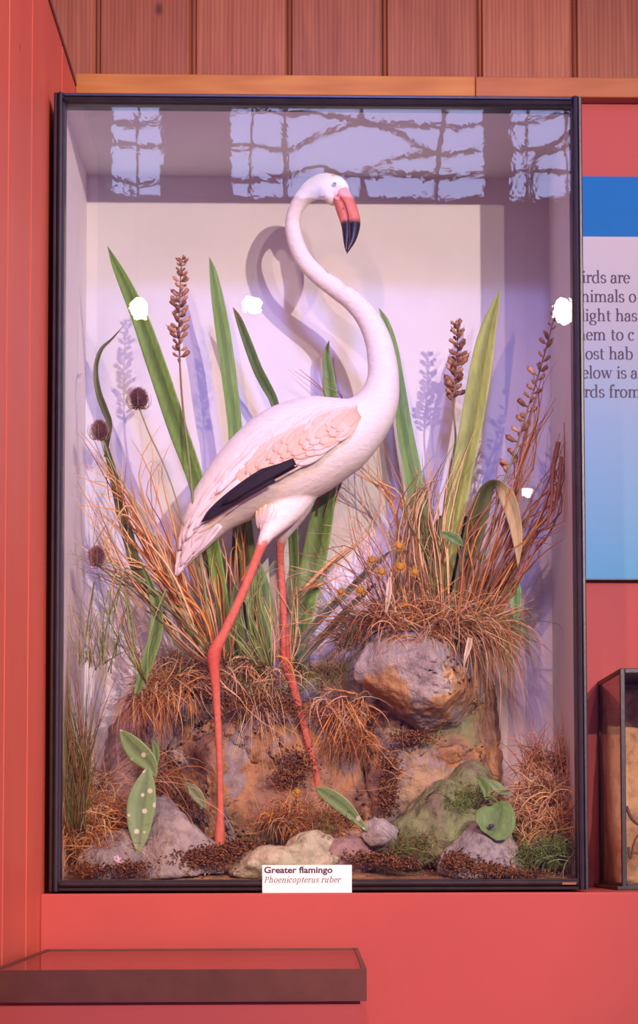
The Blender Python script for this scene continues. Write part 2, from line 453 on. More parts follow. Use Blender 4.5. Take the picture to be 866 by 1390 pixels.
LEGB = [(410,640,.23,34),(398,684,.25,26),(388,712,.26,16),(382,732,.265,8),(380,752,.27,5.6),(383,800,.27,5.4),(386,850,.27,5.6),(387,882,.27,7.5),(388,898,.27,9),(393,915,.27,7.5),(403,950,.272,6),(414,990,.275,5.4),(424,1030,.277,5.2),(431,1060,.28,6),(434,1085,.285,6)]
limb(LEGF); limb(LEGB)
# fluffed thigh and chin / crown lumps
b.ball(P(453, 264, BY-.038), 14*S(BY), seg=20, rings=14, stretch=(1.0,.8,1.15))
raw = b.build('raw', M['ink'])
rm = raw.modifiers.new('r', 'REMESH'); rm.mode = 'VOXEL'; rm.voxel_size = .0032
sm = raw.modifiers.new('s', 'SMOOTH'); sm.factor = .5; sm.iterations = 6
dg = bpy.context.evaluated_depsgraph_get(); dg.update()
bme = bpy.data.meshes.new_from_object(raw.evaluated_get(dg)); bpy.data.objects.remove(raw)
bme.name = 'body'
bird = empty('flamingo', P(298, 1150, .14), 'stuffed white flamingo with curved neck, black-tipped bent bill and long pink legs', 'bird')
if 'Col' in bme.color_attributes: bme.color_attributes.remove(bme.color_attributes['Col'])
at = bme.color_attributes.new('Col', 'FLOAT_COLOR', 'POINT')
flat = []
def sst(a, b_, x):
    t_ = max(0, min(1, (x-a)/(b_-a))); return t_*t_*(3-2*t_)
for v in bme.vertices:
    x, y = proj(v.co)
    nn = noise.noise(v.co * 40) ; n2 = noise.noise(v.co * 130)
    white = Vector((.92, .86, .75))
    # warm blush on belly and neck base
    c = white.lerp(Vector((.86, .66, .56)), .26 * max(0, min(1, .5 + nn)) * sst(600, 720, y))
    if y < 300: c = c.lerp(Vector((.86, .68, .50)), .25)
    # legs
    k = sst(728, 742, y + n2 * 8)
    if x < 300 and y < 800: k = 0
    if k > 0:
        pink = Vector((.58, .12, .075)).lerp(Vector((.70, .22, .15)), .5 + .5 * n2)
        pink = pink.lerp(Vector((.60, .07, .05)), .55 * sst(860, 890, y) * (1 - sst(900, 960, y)))
        c = c.lerp(pink, k)
    # bare face patch by the bill
    fx = math.hypot((x - 459)/7, (y - 262)/13)
    if y < 300: c = c.lerp(Vector((.72, .42, .36)), .6 * (1 - sst(.7, 1.2, fx)))
    flat += [c[0], c[1], c[2], 1]
at.data.foreach_set('color', flat)
for p_ in bme.polygons: p_.use_smooth = True
M['plumage'] = attr_mat('plumage', .75, 0, .14, 60, (1, 1, 2.0), .9, .15)
bme.materials.clear(); bme.materials.append(M['plumage'])
bo = bpy.data.objects.new('body', bme); COL.objects.link(bo); bo.parent = bird; bo.matrix_parent_inverse = Matrix.Translation(-bird.location)

def skinY(px, py):
    best = None
    for s in st[:80]:
        dd = math.hypot(px - s[0], py - s[1])
        if best is None or dd / max(4, s[2]) < best[0]: best = (dd / max(4, s[2]), s)
    q, s = best; q = min(q, .985)
    return s[4] - s[3] * S(s[4]) * math.sqrt(1 - q * q)
M['feather'] = attr_mat('feather', .7, 0.0, .10, 70, (1,1,1), .25, .2)
def feather(m, x0, y0, x1, y1, w, lift0, lift1, col, tipcol=None, bend=0.0, sharp=.55, fold=.12):
    """one feather lying on the body from quill (x0,y0) to tip (x1,y1), pixels"""
    n = 9; pp = []; ww = []
    dx, dy = x1 - x0, y1 - y0; L = math.hypot(dx, dy); nx, ny = -dy/L, dx/L
    for k in range(n):
        u = k/(n-1); x = x0 + dx*u + nx*bend*math.sin(PI*u)*L; y = y0 + dy*u + ny*bend*math.sin(PI*u)*L
        Yk = skinY(x, y) - (lift0 + (lift1 - lift0) * u)
        pp.append(P(x, y, Yk))
        ww.append(S(Yk) * w * max(.06, (math.sin(PI * min(1, u*.75 + .18)) ** sharp) * (1 if u < .8 else math.sqrt(max(0, 1 - ((u-.8)/.2)**2)) * .95 + .05)))
    tc_ = tipcol or col
    m.leaf(pp, ww, .0007, 0, fold*.5, col, cmid=tuple(c*.93 for c in col), across=4, cfn=lambda t_, u, c: tuple(c[i]*(1-t_) + tc_[i]*t_*c[i]/max(.01,col[i]) for i in range(3)))
rnd = random.Random(3)
# long flight feathers: black, tucked under the wing's lower edge
m = MB()
for k in range(11):
    u = k / 10
    x0 = 402 - 42*u; y0 = 628 + 12*u
    x1 = 330 - 58*u + rnd.uniform(-2,2); y1 = 668 + 40*u
    feather(m, x0, y0, x1, y1, 15, .006 + .001*k, .008 + .0012*k, (.018,.013,.02), (.03,.02,.03), bend=.02, sharp=.4)
feather(m, 372, 650, 273, 709, 13, .018, .022, (.02,.014,.022), bend=.03)
feather(m, 400, 626, 300, 686, 14, .018, .024, (.02,.014,.022), bend=.03)
m.build('flight_feathers', M['feather'], bird)['label'] = 'black flight feathers'
# tail
m = MB()
for k in range(12):
    u = k/11
    feather(m, 300 - 20*u, 655 + 50*u + rnd.uniform(-4,4), 243 + 16*u + rnd.uniform(-3,3) - (6 if k == 5 else 0), 745 + 20*math.sin(PI*u) + rnd.uniform(-5,8), 15, .003, .004, (.88,.81,.80), (.80,.68,.70), bend=rnd.uniform(-.03,.03))
for k in range(5):
    feather(m, 275 + 6*k, 700 + 3*k, 240 + 5*k, 782 - 7*k, 12, .003, .003, (.86,.78,.78), (.80,.68,.71))
m.build('tail_feathers', M['feather'], bird)
# wing: long white scapulars above, pink-washed coverts below, in overlapping rows
m = MB()
def wing_pt(u, v):
    """u 0 shoulder ..1 rear, v 0 upper edge ..1 lower edge"""
    top = spline([(486,556),(440,556),(395,572),(350,602),(310,642),(280,684)], 41)[int(round(u*40))]
    bot = spline([(486,562),(462,590),(424,617),(382,640),(335,664),(284,706)], 41)[int(round(u*40))]
    return top[0] + (bot[0]-top[0])*v, top[1] + (bot[1]-top[1])*v
rows = []
for iu in range(16, -1, -1):
    for iv in range(0, 8):
        u = iu / 17; v = (iv + (.5 if iu % 2 else 0)) / 7.6
        if v > 1: continue
        x, y = wing_pt(u, v)
        L = 46 + 34*u; u2 = min(1, u + .16 + .12*u); x2, y2 = wing_pt(u2, min(1, v*1.0 + .02))
        dx, dy = x2 - x, y2 - y; l = math.hypot(dx, dy); 
        x2 = x + dx/l*L*.9 + rnd.uniform(-3,3); y2 = y + dy/l*L*.9 + rnd.uniform(-3,3)
        # pink wash
        pinkness = math.exp(-((v-.62)/.46)**2) * (1 - sst(.75, 1.0, u)) * .9 * (.55 + .6*rnd.random())
        if v < .2: pinkness *= .25
        c = Vector((.87,.79,.72)).lerp(Vector((.85,.49,.30)), min(.95, pinkness*1.25))
        tcol = c.lerp(Vector((.88,.78,.70)), .3)
        feather(m, x, y, x2, y2, 17 + 4*rnd.random(), .001 + .0055*(1-u) , .0042 + .0055*(1-u), tuple(c), tuple(tcol), bend=rnd.uniform(-.04,.05))
m.build('wing', M['feather'], bird)['label'] = 'folded white wing washed with pink'
# a few stray white plumes over the dark primaries and rump
m = MB()
for x0,y0,x1,y1 in ((330,652,262,720),(320,640,255,716),(352,612,292,672),(344,640,288,690),(300,668,251,735)):
    feather(m, x0, y0, x1, y1, 11, .006, .010, (.90,.84,.82), bend=.03)
m.build('rump_plumes', M['feather'], bird)
# thigh fluff
m = MB()
for k in range(34):
    a = rnd.uniform(-1, 1); x0 = 372 + 26*a; y0 = 692 + rnd.uniform(-10, 10)
    x1 = 361 + 11*a; y1 = 735 + rnd.uniform(-14, 0) - abs(a)*12
    pp = [P(x0+(x1-x0)*u, y0+(y1-y0)*u, .150 + .02*abs(a) + .008*(u-.5)**2 + (0.012 if u>.8 else 0)) for u in [i/5 for i in range(6)]]
    m.leaf(pp, [S(.15)*w_ for w_ in (5,7,7,6,4,.6)], .001, 0, .1, (.86,.72,.63), across=2)
m.build('thigh_feathers', M['feather'], bird)

# bill: coral with black bent tip, upper mandible narrow, lower one deep
M['bill'] = attr_mat('bill', .38, 0, .18, 90, (1,1,1), .25, .5)
def bill(lst, name, blackline):
    q = spline(lst, 30); m = MB()
    cols = []
    for s in q:
        k = sst(blackline - 3, blackline + 3, s[1]); cc = Vector((.74, .17, .10)).lerp(Vector((.80,.26,.17)), .5+.5*noise.noise(Vector((s[0]*.1, s[1]*.1, 0)))).lerp(Vector((.018,.014,.016)), k); cols.append(tuple(cc))
    m.loft([P(s[0], s[1], s[2]) for s in q], [s[3]*S(.14) for s in q], [s[4]*S(.14) for s in q], seg=16, cols=cols)
    return m.build(name, M['bill'], bird)
bill([(464,260,.152,9,9),(471,274,.147,10.5,9.5),(477,289,.14,10,9),(481.5,301,.133,8,8),(481,314,.126,6.5,6.5),(478,327,.12,4.5,4.6),(473,338,.116,2.4,3),(471,344,.114,.6,.8)], 'upper_bill', 303)
bill([(458,268,.15,6,8),(463,282,.145,8,9),(468,296,.138,8,8.5),(471,308,.132,7.5,7.5),(471,320,.126,6,6.4),(470,332,.12,3.2,4),(470,341,.116,.8,1)], 'lower_bill', 303)
# dark gape line
m = MB(); q = spline([(462,268,.132),(468,276,.128),(472,290,.122),(474,304,.119),(475,320,.115),(473,336,.112)], 20)
m.tube([P(*s) for s in q], .0009, 6); m.build('bill_edge', simple('gape', (.10,.02,.02), .5), bird)
m = MB(); m.ball(P(466,283,.128), .0012, seg=8, rings=6, stretch=(.7,.5,2.4)); m.build('nostril', M['ink'], bird)
ey = empty
m = MB(); ec = P(454, 250, .1405); m.ball(ec, .0046, seg=16, rings=10); e = m.build('eye', simple('pale_eye', (.45,.33,.20), .15, .05), bird)
m = MB(); m.ball(ec + Vector((.0003, -.0032, 0)), .0024, seg=12, rings=8); m.build('pupil', simple('black_pupil', (.01,.01,.01), .1), e)

# ------------------------------------------------------------------ rocks and ground
def rock_mat(name, stops, sc_=9, bscale=45, moss=None, rough=.8, seed=0, over=None):
    m, nt, bs = new_mat(name)
    tc = N(nt, 'ShaderNodeTexCoord'); mp = N(nt, 'ShaderNodeMapping'); mp.inputs['Location'].default_value = (seed, seed*1.3, 0); mp.inputs['Scale'].default_value = (1, 1, .75)
    nt.links.new(tc.outputs['Object'], mp.inputs['Vector']); v = mp.outputs[0]
    f = noise_n(nt, v, sc_, 5, .55, .8); c = ramp(nt, f, stops)
    g = noise_n(nt, v, bscale, 6, .65)
    c = mix(nt, .75, c, ramp(nt, g, [(.3, (.42,.38,.38)), (.54, (1.25,1.22,1.2))]), 'MULTIPLY')
    if over:
        sx = N(nt, 'ShaderNodeSeparateXYZ'); nt.links.new(tc.outputs['Object'], sx.inputs[0])
        w_ = N(nt, 'ShaderNodeMath', operation='MULTIPLY_ADD'); nt.links.new(f, w_.inputs[0]); w_.inputs[1].default_value = .22; nt.links.new(sx.outputs['Z'], w_.inputs[2])
        mr = N(nt, 'ShaderNodeMapRange'); nt.links.new(w_.outputs[0], mr.inputs['Value']); mr.inputs['From Min'].default_value = over[0] + .11 - .008; mr.inputs['From Max'].default_value = over[0] + .11 + .008
        c = mix(nt, mr.outputs[0], c, mix(nt, f, over[1], over[2]))
    if moss:
        h = noise_n(nt, v, moss[1], 3, .5); c = mix(nt, ramp(nt, h, [(moss[2], (0,)*3), (moss[2]+.1, (1,)*3)]), c, moss[0])
    nt.links.new(c, bs.inputs['Base Color']); bs.inputs['Roughness'].default_value = rough; bs.inputs['Specular IOR Level'].default_value = .3
    bump(nt, bs, g, .9, .012); return m
OCH = (.42,.22,.085); GRY = (.26,.22,.23); MAU = (.24,.14,.14); BRN = (.15,.065,.035); GRN = (.25,.30,.12); CRM = (.56,.47,.33)
M['outcrop'] = rock_mat('painted_plaster_outcrop', [(.30, BRN), (.42, (.29,.17,.12)), (.50, OCH), (.57, GRY), (.68, (.42,.30,.18))], 7, 40, ((.22,.25,.12), 6, .62))
M['boulder'] = rock_mat('ochre_and_grey_stone', [(.38, (.30,.25,.25)), (.47, (.44,.38,.35)), (.52, (.54,.33,.15)), (.62, (.36,.19,.09)), (.72, (.30,.24,.24))], 8, 42, seed=2, over=(P(560,902,.2).z, (.20,.17,.17), (.52,.46,.44)))
M['greystone'] = rock_mat('grey_stone', [(.3, (.20,.17,.18)), (.5, (.33,.29,.29)), (.7, (.42,.36,.33))], 10, 50, seed=4)
M['greystone2'] = rock_mat('pale_grey_stone', [(.3, (.26,.24,.26)), (.5, (.40,.37,.38)), (.7, (.50,.40,.32))], 10, 55, seed=8)
M['greenstone'] = rock_mat('mossy_stone', [(.32, (.20,.16,.13)), (.46, (.20,.23,.12)), (.58, (.24,.28,.14)), (.68, (.40,.31,.20))], 8, 48, seed=5)
M['palestone'] = rock_mat('cream_plaster', [(.3, (.36,.32,.20)), (.5, (.56,.50,.36)), (.7, (.42,.44,.30))], 9, 45, seed=6)
M['mauvestone'] = rock_mat('mauve_stone', [(.3, (.20,.12,.12)), (.5, (.32,.21,.21)), (.7, (.38,.26,.22))], 7, 40, seed=9)
M['ground'] = rock_mat('earth_ground', [(.3, (.13,.06,.035)), (.45, (.30,.16,.09)), (.6, (.48,.30,.16)), (.72, (.30,.28,.15))], 7, 60, seed=1)

def fbm(p, o=4):
    return noise.fractal(p, 1.0, 2.1, o)
def lump(bm_list, mat, name, label, cat, seed, amp=.012, fine=.003, facets=7, group=None, sub=5, flatten=.86, hull=None):
    """stone: union of lumps, chipped along random planes, roughened"""
    rr = random.Random(seed); m = MB()
    for (px, py, Y, rx, rz, ry) in bm_list:
        c = P(px, py, Y); s_ = S(Y)
        m.ball(c, 1, seg=40, rings=26, stretch=(rx*s_, ry, rz*s_))
    if hull:
        bm = bmesh.new()
        for (px, py, Y) in hull: bm.verts.new(P(px, py, Y))
        bmesh.ops.convex_hull(bm, input=bm.verts[:])
        lone = [v for v in bm.verts if not v.link_faces]
        bmesh.ops.delete(bm, geom=lone, context='VERTS')
        bm.verts.ensure_lookup_table(); bm.verts.index_update(); m = MB()
        for v in bm.verts: m.vert(v.co)
        for f in bm.faces: m.face([v.index for v in f.verts])
        bm.free(); bm_list = [(sum(h[0] for h in hull)/len(hull), sum(h[1] for h in hull)/len(hull), sum(h[2] for h in hull)/len(hull))]
    raw = m.build('raw', mat)
    if len(bm_list) > 0:
        r_ = raw.modifiers.new('r', 'REMESH'); r_.mode = 'VOXEL'; r_.voxel_size = .005 if len(bm_list) < 4 else .006
    dg = bpy.context.evaluated_depsgraph_get(); dg.update()
    me = bpy.data.meshes.new_from_object(raw.evaluated_get(dg)); bpy.data.objects.remove(raw); me.name = name
    cs = [P(q[0], q[1], q[2]) for q in bm_list]; c0 = sum(cs, Vector()) / len(cs)
    planes = []
    ext = max((v.co - c0).length for v in me.vertices)
    for k in range(facets):
        d = Vector((rr.uniform(-1,1), -abs(rr.uniform(.1,1)), rr.uniform(-.6,1))).normalized()
        mx = max((v.co - c0).dot(d) for v in me.vertices)
        planes.append((d, mx * rr.uniform(flatten - .14, flatten)))
    for v in me.vertices:
        p = v.co.copy()
        for d, h in planes:
            e = (p - c0).dot(d) - h
            if e > 0: p -= d * e * .92
        nrm = v.normal
        off = Vector((seed * 3.1, seed * 1.7, seed))
        rid = (1 - abs(noise.noise(p * 11 + off)) * 2) + .7*(1 - abs(noise.noise(p * 26 + off)) * 2)
        p += nrm * (amp * (fbm(p * 9 + off) + rid * .42) + fine * fbm(p * 45 + off))
        v.co = p
        if v.co.y > DEP - .006: v.co.y = DEP - .006
        v.co.z = max(v.co.z, ZF + .0005)
        v.co.x = min(max(v.co.x, IX0 + .002), IX1 - .002)
    for p_ in me.polygons: p_.use_smooth = True
    me.materials.clear(); me.materials.append(mat)
    o = bpy.data.objects.new(name, me); COL.objects.link(o); tag(o, label, cat, group or 'rocks in the flamingo case')
    return o
# ground bed
def ground_z(x, y):
    u = (y - .03) / .39
    n = fbm(Vector((x*5, y*5, 3)), 3)
    return ZF + .003 + .018 * max(0, u) + .05 * u * u + .012 * max(0, .6 + n) * min(1, u * 6 + .15)
g = MB(); nx, ny = 170, 60; idx = []
for j in range(ny+1):
    row = []
    for i in range(nx+1):
        x = IX0 + .001 + (IX1 - IX0 - .002) * i/nx; y = .012 + (DEP - .018) * j/ny
        z = ground_z(x, y) + .003 * fbm(Vector((x*40, y*40, 0)), 3)
        row.append(g.vert((x, y, max(ZF + .001, z))))
    idx.append(row)
for j in range(ny):
    for i in range(nx): g.face((idx[j][i], idx[j][i+1], idx[j+1][i+1], idx[j+1][i]))
low = [[g.vert((g.v[idx[j][i]][0], g.v[idx[j][i]][1], ZF + .0002)) for i in (0, nx)] for j in range(ny+1)]
fr_ = [g.vert((g.v[idx[0][i]][0], g.v[idx[0][i]][1], ZF + .0002)) for i in range(nx+1)]
for i in range(nx): g.face((fr_[i], fr_[i+1], idx[0][i+1], idx[0][i]))
tag(g.build('earth_bed', M['ground']), 'bumpy brown and tan modelled ground on the floor of the flamingo case', 'ground')
def gpt(px, py, Y=None):
    """where the ray meets the ground bed"""
    d = ray(px, py); y = .02
    while y < DEP - .02:
        p = CAM + d * ((y + D)/d.y)
        if p.z <= ground_z(p.x, p.y): return p
        y += .004
    return P(px, py, DEP - .02)

lump([(300,1075,.34,84,110,.10),(265,1020,.35,52,85,.08),(355,1030,.35,70,100,.09),(420,1060,.36,66,105,.085),(475,1095,.36,60,95,.08),(345,1120,.32,110,65,.11)], M['outcrop'], 'rock_outcrop', 'wide ochre and brown rock face behind the flamingo legs', 'rock', 1, .016, .004, 9)
lump([(575,1080,.35,85,115,.09),(630,1075,.35,55,105,.085),(520,1100,.35,58,90,.08),(600,1000,.33,70,60,.075),(550,1000,.35,62,60,.07),(648,985,.35,36,75,.06)], M['outcrop'], 'rock_outcrop', 'brown and green rock face on the right below the overhanging boulder', 'rock', 2, .016, .004, 9)
lump([], M['boulder'], 'boulder', 'large ochre and grey boulder jutting out under the right-hand grasses', 'rock', 3, .009, .003, 0, hull=[(482,905,.19),(484,918,.20),(500,873,.21),(556,850,.2),(615,862,.22),(652,895,.27),(656,950,.31),(622,985,.30),(575,990,.26),(548,960,.20),(522,893,.15),(588,886,.135),(622,935,.17),(598,958,.16),(520,930,.17),(500,880,.36),(655,880,.37),(640,985,.37),(540,980,.37)])
lump([(185,1050,.36,55,95,.05),(215,1010,.37,38,70,.045)], M['mauvestone'], 'rock', 'rock coloured with mauve shade against the back of the case at far left', 'rock', 4, .014, .003, 6)  # dark mauve colour stands in for the purple shadow in this corner
lump([], M['greystone'], 'rock', 'peaked grey stone left of the front leg', 'rock', 5, .008, .003, 0, hull=[(205,1086,.13),(222,1082,.15),(160,1150,.14),(150,1190,.12),(250,1110,.10),(300,1152,.10),(306,1185,.09),(232,1140,.06),(215,1192,.05),(270,1190,.05),(230,1180,.22),(290,1170,.2)])
lump([(165,1165,.10,50,34,.05)], M['greystone'], 'rock', 'low dull stone beside the small pink blossom at bottom left', 'rock', 15, .010, .003, 7)
lump([], M['greystone2'], 'rock', 'small pale grey stone at the tip of the long glint-painted leaf', 'rock', 6, .005, .002, 0, hull=[(490,1116,.11),(508,1108,.10),(530,1114,.10),(544,1124,.11),(540,1150,.09),(500,1150,.09),(486,1135,.10),(512,1126,.07),(528,1140,.07),(515,1140,.15)])
lump([], M['greystone2'], 'rock', 'pale grey stone under the broad heart-shaped leaf', 'rock', 7, .006, .0025, 0, hull=[(640,1118,.09),(668,1112,.10),(692,1128,.09),(708,1172,.08),(708,1190,.07),(600,1160,.09),(592,1186,.07),(650,1135,.05),(620,1165,.04),(672,1160,.035),(640,1190,.025),(690,1190,.03),(650,1180,.15),(690,1150,.14)])
lump([(600,1118,.17,48,58,.07),(640,1085,.22,34,50,.06),(560,1142,.15,36,36,.05)], M['greenstone'], 'rock', 'green moss-covered stone between the two pale grey stones', 'rock', 8, .010, .003, 8)
lump([(378,1172,.08,66,24,.05),(425,1160,.10,40,30,.05),(345,1176,.07,40,16,.04)], M['palestone'], 'rock', 'low cream and green slab behind the name card', 'rock', 9, .008, .002, 7)
lump([(470,1160,.12,52,28,.05)], M['mauvestone'], 'rock', 'low brown rock right of the cream slab', 'rock', 10, .010, .003, 7)
lump([(125,1120,.22,55,55,.06)], M['outcrop'], 'rock', 'brown mound beneath the grass in the left corner', 'rock', 11, .014, .003, 6)
lump([(725,1130,.22,50,50,.08)], M['outcrop'], 'rock', 'brown mound beneath the tangled grass in the right corner', 'rock', 12, .014, .003, 6)

# ------------------------------------------------------------------ grasses
M['grass'] = attr_mat('dry_grass', .6, .25, .1, 90, (1,1,1), 0, .25, 1.3)
M['leafmat'] = attr_mat('green_leaf', .5, .22, .2, 35, (6,6,1), .25, .35, 1.3)
ORG = (.72,.33,.08); RST = (.45,.16,.05); TAN = (.68,.45,.22); STR = (.78,.54,.28); OLV = (.20,.22,.06); DGR = (.10,.15,.05); GGR = (.28,.38,.12); BRW = (.27,.12,.055); PNK = (.66,.40,.27)
def clampP(p):
    return Vector((min(max(p.x, IX0 + .004), IX1 - .004), min(max(p.y, .014), DEP - .009), max(p.z, ZF + .004)))
def strand(m, base, dirn, L, droop, r, col, rr, curl=.1, seg=3, n=8):
    """one grass blade: leaves base along dirn, bends down with its own weight"""
    p = base.copy(); d = dirn.normalized(); pts = [p.copy()]; side = Vector((rr.uniform(-1,1), rr.uniform(-.6,.6), rr.uniform(-1,1))) * curl
    for k in range(n-1):
        d = (d + Vector((0,0,-droop)) * ((k+1)/n) + side / n).normalized()
        p = p + d * (L/(n-1)); pts.append(clampP(p)); 
    rad = [r * max(.12, (1 - (k/(n-1))**1.6)) for k in range(n)]
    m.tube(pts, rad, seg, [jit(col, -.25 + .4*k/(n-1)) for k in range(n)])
def tuft(name, label, spots, n, L, ang, spread, cols, seed, droop=.6, r=.0009, fwd=(-.6,.2), Lv=.5, curl=.6, group=None, cat='grass', mat='grass'):
    """spots: (px,py,Y,radius px); ang = lean in the picture plane, 90 = up; droop bends it over"""
    rr = random.Random(seed); m = MB()
    for k in range(n):
        s_ = rr.choice(spots)
        a = rr.uniform(0, 2*PI); q = math.sqrt(rr.random())
        base = P(s_[0] + s_[3]*q*math.cos(a), s_[1] + s_[3]*.45*q*math.sin(a), s_[2] + rr.uniform(-.02,.02))
        th = R(ang + rr.gauss(0, spread))
        d = Vector((math.cos(th), rr.uniform(*fwd), math.sin(th)))
        c = rr.choice(cols); c = jit(c, rr.uniform(-.25,.25))
        strand(m, clampP(base), d, L * rr.uniform(1-Lv, 1+Lv*.8), droop * rr.uniform(.0, 1.15), r * rr.choice((.7,.9,1.1,1.7)), jit(c, .25), rr, curl*1.7)
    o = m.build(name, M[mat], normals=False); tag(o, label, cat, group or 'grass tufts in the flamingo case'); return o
def stalks(name, label, lst, cols, seed, r=.0016, jitter=0, copies=1, cat='grass', flat=False):
    """long straws whose run is given (px, py, Y) and repeated loosely"""
    rr = random.Random(seed); m = MB()
    for ln in lst:
        for c_ in range(copies):
            j = [(rr.gauss(0, jitter), rr.gauss(0, jitter)) for _ in ln]
            j[0] = (j[0][0]*.4, j[0][1]*.4)
            dy = rr.uniform(-.025, .025)
            q = spline([(x + a*(k/len(ln)), y + b_*(k/len(ln)), Y + dy) for k, ((x, y, Y), (a, b_)) in enumerate(zip(ln, j))], 12)
            pts = [clampP(P(*s_)) for s_ in q]
            col = jit(rr.choice(cols), rr.uniform(-.2,.3)); rr_ = r * rr.choice((.7,1,1.3,1.7))
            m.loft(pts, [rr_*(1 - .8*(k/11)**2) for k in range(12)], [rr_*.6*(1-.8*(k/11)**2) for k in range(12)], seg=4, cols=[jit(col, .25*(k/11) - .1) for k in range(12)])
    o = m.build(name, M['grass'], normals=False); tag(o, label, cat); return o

# --- left sheaf of long orange straws: fans up-left from behind the legs
stalks('straw_sheaf', 'sheaf of long orange straws fanning up to the left of the flamingo', [
  [(290,905,0.255),(262,850,0.245),(215,760,0.225),(165,680,0.170),(112,632,0.150)],
  [(285,905,0.275),(240,820,0.255),(190,730,0.200),(150,650,0.180),(125,595,0.170)],
  [(280,900,0.255),(235,810,0.235),(205,740,0.190),(180,690,0.170),(160,640,0.170)],
  [(290,905,0.255),(250,800,0.235),(220,720,0.215),(205,650,0.180),(198,600,0.180)],
  [(300,905,0.255),(285,830,0.235),(255,760,0.225),(235,700,0.225)],
  [(285,905,0.255),(250,840,0.225),(190,780,0.180),(130,745,0.170)],
  [(295,905,0.255),(270,840,0.225),(225,790,0.205),(170,740,0.160),(135,690,0.160)],
  [(305,905,0.295),(300,850,0.275),(290,780,0.255),(270,720,0.255)],
  ], [ORG, ORG, TAN, STR, RST], 21, .0015, 22, 9)
stalks('straw_sheaf', 'stiff rust straws standing behind the tail feathers', [
  [(300,905,.26),(285,830,.25),(262,770,.24),(240,700,.24)],
  [(305,905,.26),(300,830,.25),(292,770,.24),(285,720,.24)],
  [(310,905,.26),(320,830,.25),(325,760,.25),(322,720,.25)],
  [(290,905,.26),(262,850,.25),(238,790,.24),(222,740,.24)]], [ORG, RST, TAN], 22, .0014, 14, 12)
stalks('straw_sheaf', 'thin green and tan stems sloping low across the left side', [
  [(300,900,.2),(260,855,.16),(200,800,.14),(140,772,.12),(104,762,.12)],
  [(295,910,.2),(250,870,.16),(190,810,.14),(145,740,.13),(118,680,.13)],
  [(200,930,.15),(170,860,.14),(150,800,.13),(140,770,.13)]], [OLV, TAN, GGR, BRW], 23, .0012, 26, 9)
stalks('bent_straw', 'broad pale bent straw crossing the orange sheaf', [[(262,845,.13),(240,790,.12),(212,748,.12),(185,725,.12)]], [STR], 24, .004, 0, 1)
stalks('bent_straw', 'curled tan straw hanging at the left edge of the sheaf', [[(215,760,.14),(180,690,.13),(160,700,.12),(140,735,.12),(132,770,.12)],[(200,730,.14),(172,700,.13),(150,712,.12)]], [TAN, STR], 25, .0026, 3, 1)
stalks('hanging_grass', 'thin green blades hanging down in the left half of the case', [
  [(165,790,.12),(150,850,.12),(150,910,.12)],[(150,800,.1),(140,860,.1),(138,930,.1)],[(170,800,.12),(178,860,.11),(182,930,.11)],[(128,790,.1),(118,860,.1),(112,930,.1)],[(225,800,.12),(205,860,.11),(200,925,.11)]], [GGR, OLV, DGR], 26, .0009, 10, 4)
stalks('green_grass', 'thin green blades bowing between the two pink legs', [
  [(365,905,.2),(350,860,.18),(340,800,.17),(350,760,.17)],[(360,905,.2),(345,870,.17),(330,830,.16),(338,790,.16)],[(368,905,.2),(365,860,.18),(352,800,.17),(370,765,.17)],[(350,905,.2),(332,880,.17),(318,850,.16)]], [GGR, (.35,.42,.18), OLV], 27, .0012, 14, 6)
stalks('straw_sheaf', 'short pale straws between the pink legs', [
  [(372,905,.22),(378,860,.22),(372,800,.22)],[(395,900,.25),(400,850,.25),(392,790,.25)],[(360,905,.22),(352,850,.22),(330,790,.22)]], [TAN, STR, ORG], 28, .0012, 16, 6)

# --- middle: fine pinkish twigs right of the belly
stalks('dry_twigs', 'fine rusty twigs fanning out below the flamingo breast', [
  [(530,850,.25),(510,790,.24),(485,740,.23),(460,690,.22)],[(530,850,.25),(500,800,.24),(460,760,.23),(420,735,.22)],[(535,850,.25),(525,780,.24),(512,720,.23),(500,670,.22)],
  [(540,850,.25),(550,780,.25),(555,720,.25),(560,680,.25)],[(525,850,.25),(480,820,.24),(440,800,.23),(405,800,.22)],[(520,845,.25),(470,840,.24),(430,850,.23),(400,870,.23)]], [RST, PNK, TAN, BRW, ORG], 31, .0009, 34, 11)
stalks('reed_straw', 'flat tan straw slanting up to the right under the breast', [[(405,815,.3),(440,775,.3),(470,752,.3),(512,715,.3)]], [(.66,.42,.2)], 32, .0042, 0, 1)
stalks('reed_straw', 'flat golden straw lying low behind the right leg', [[(395,805,.3),(430,795,.3),(462,782,.3)],[(412,800,.31),(450,762,.31),(487,735,.31)]], [(.62,.38,.16)], 33, .0032, 0, 1)
stalks('reed_straw', 'slender orange straws leaning left behind the flamingo neck', [
  [(590,800,.3),(560,720,.3),(530,650,.3),(500,600,.3)],[(570,800,.3),(535,700,.31),(520,640,.31),(508,560,.31)],[(545,760,.3),(540,690,.3),(500,640,.3),(478,610,.3)]], [ORG, TAN, RST], 34, .0013, 20, 4)
stalks('reed_straw', 'few fine twigs rising beside the neck base', [[(430,700,.36),(440,600,.36),(445,540,.36),(400,505,.36)],[(440,700,.36),(470,600,.36),(470,550,.36),(440,515,.36)],[(450,700,.36),(480,590,.36),(462,545,.36)]], [TAN, RST], 35, .0011, 8, 3)

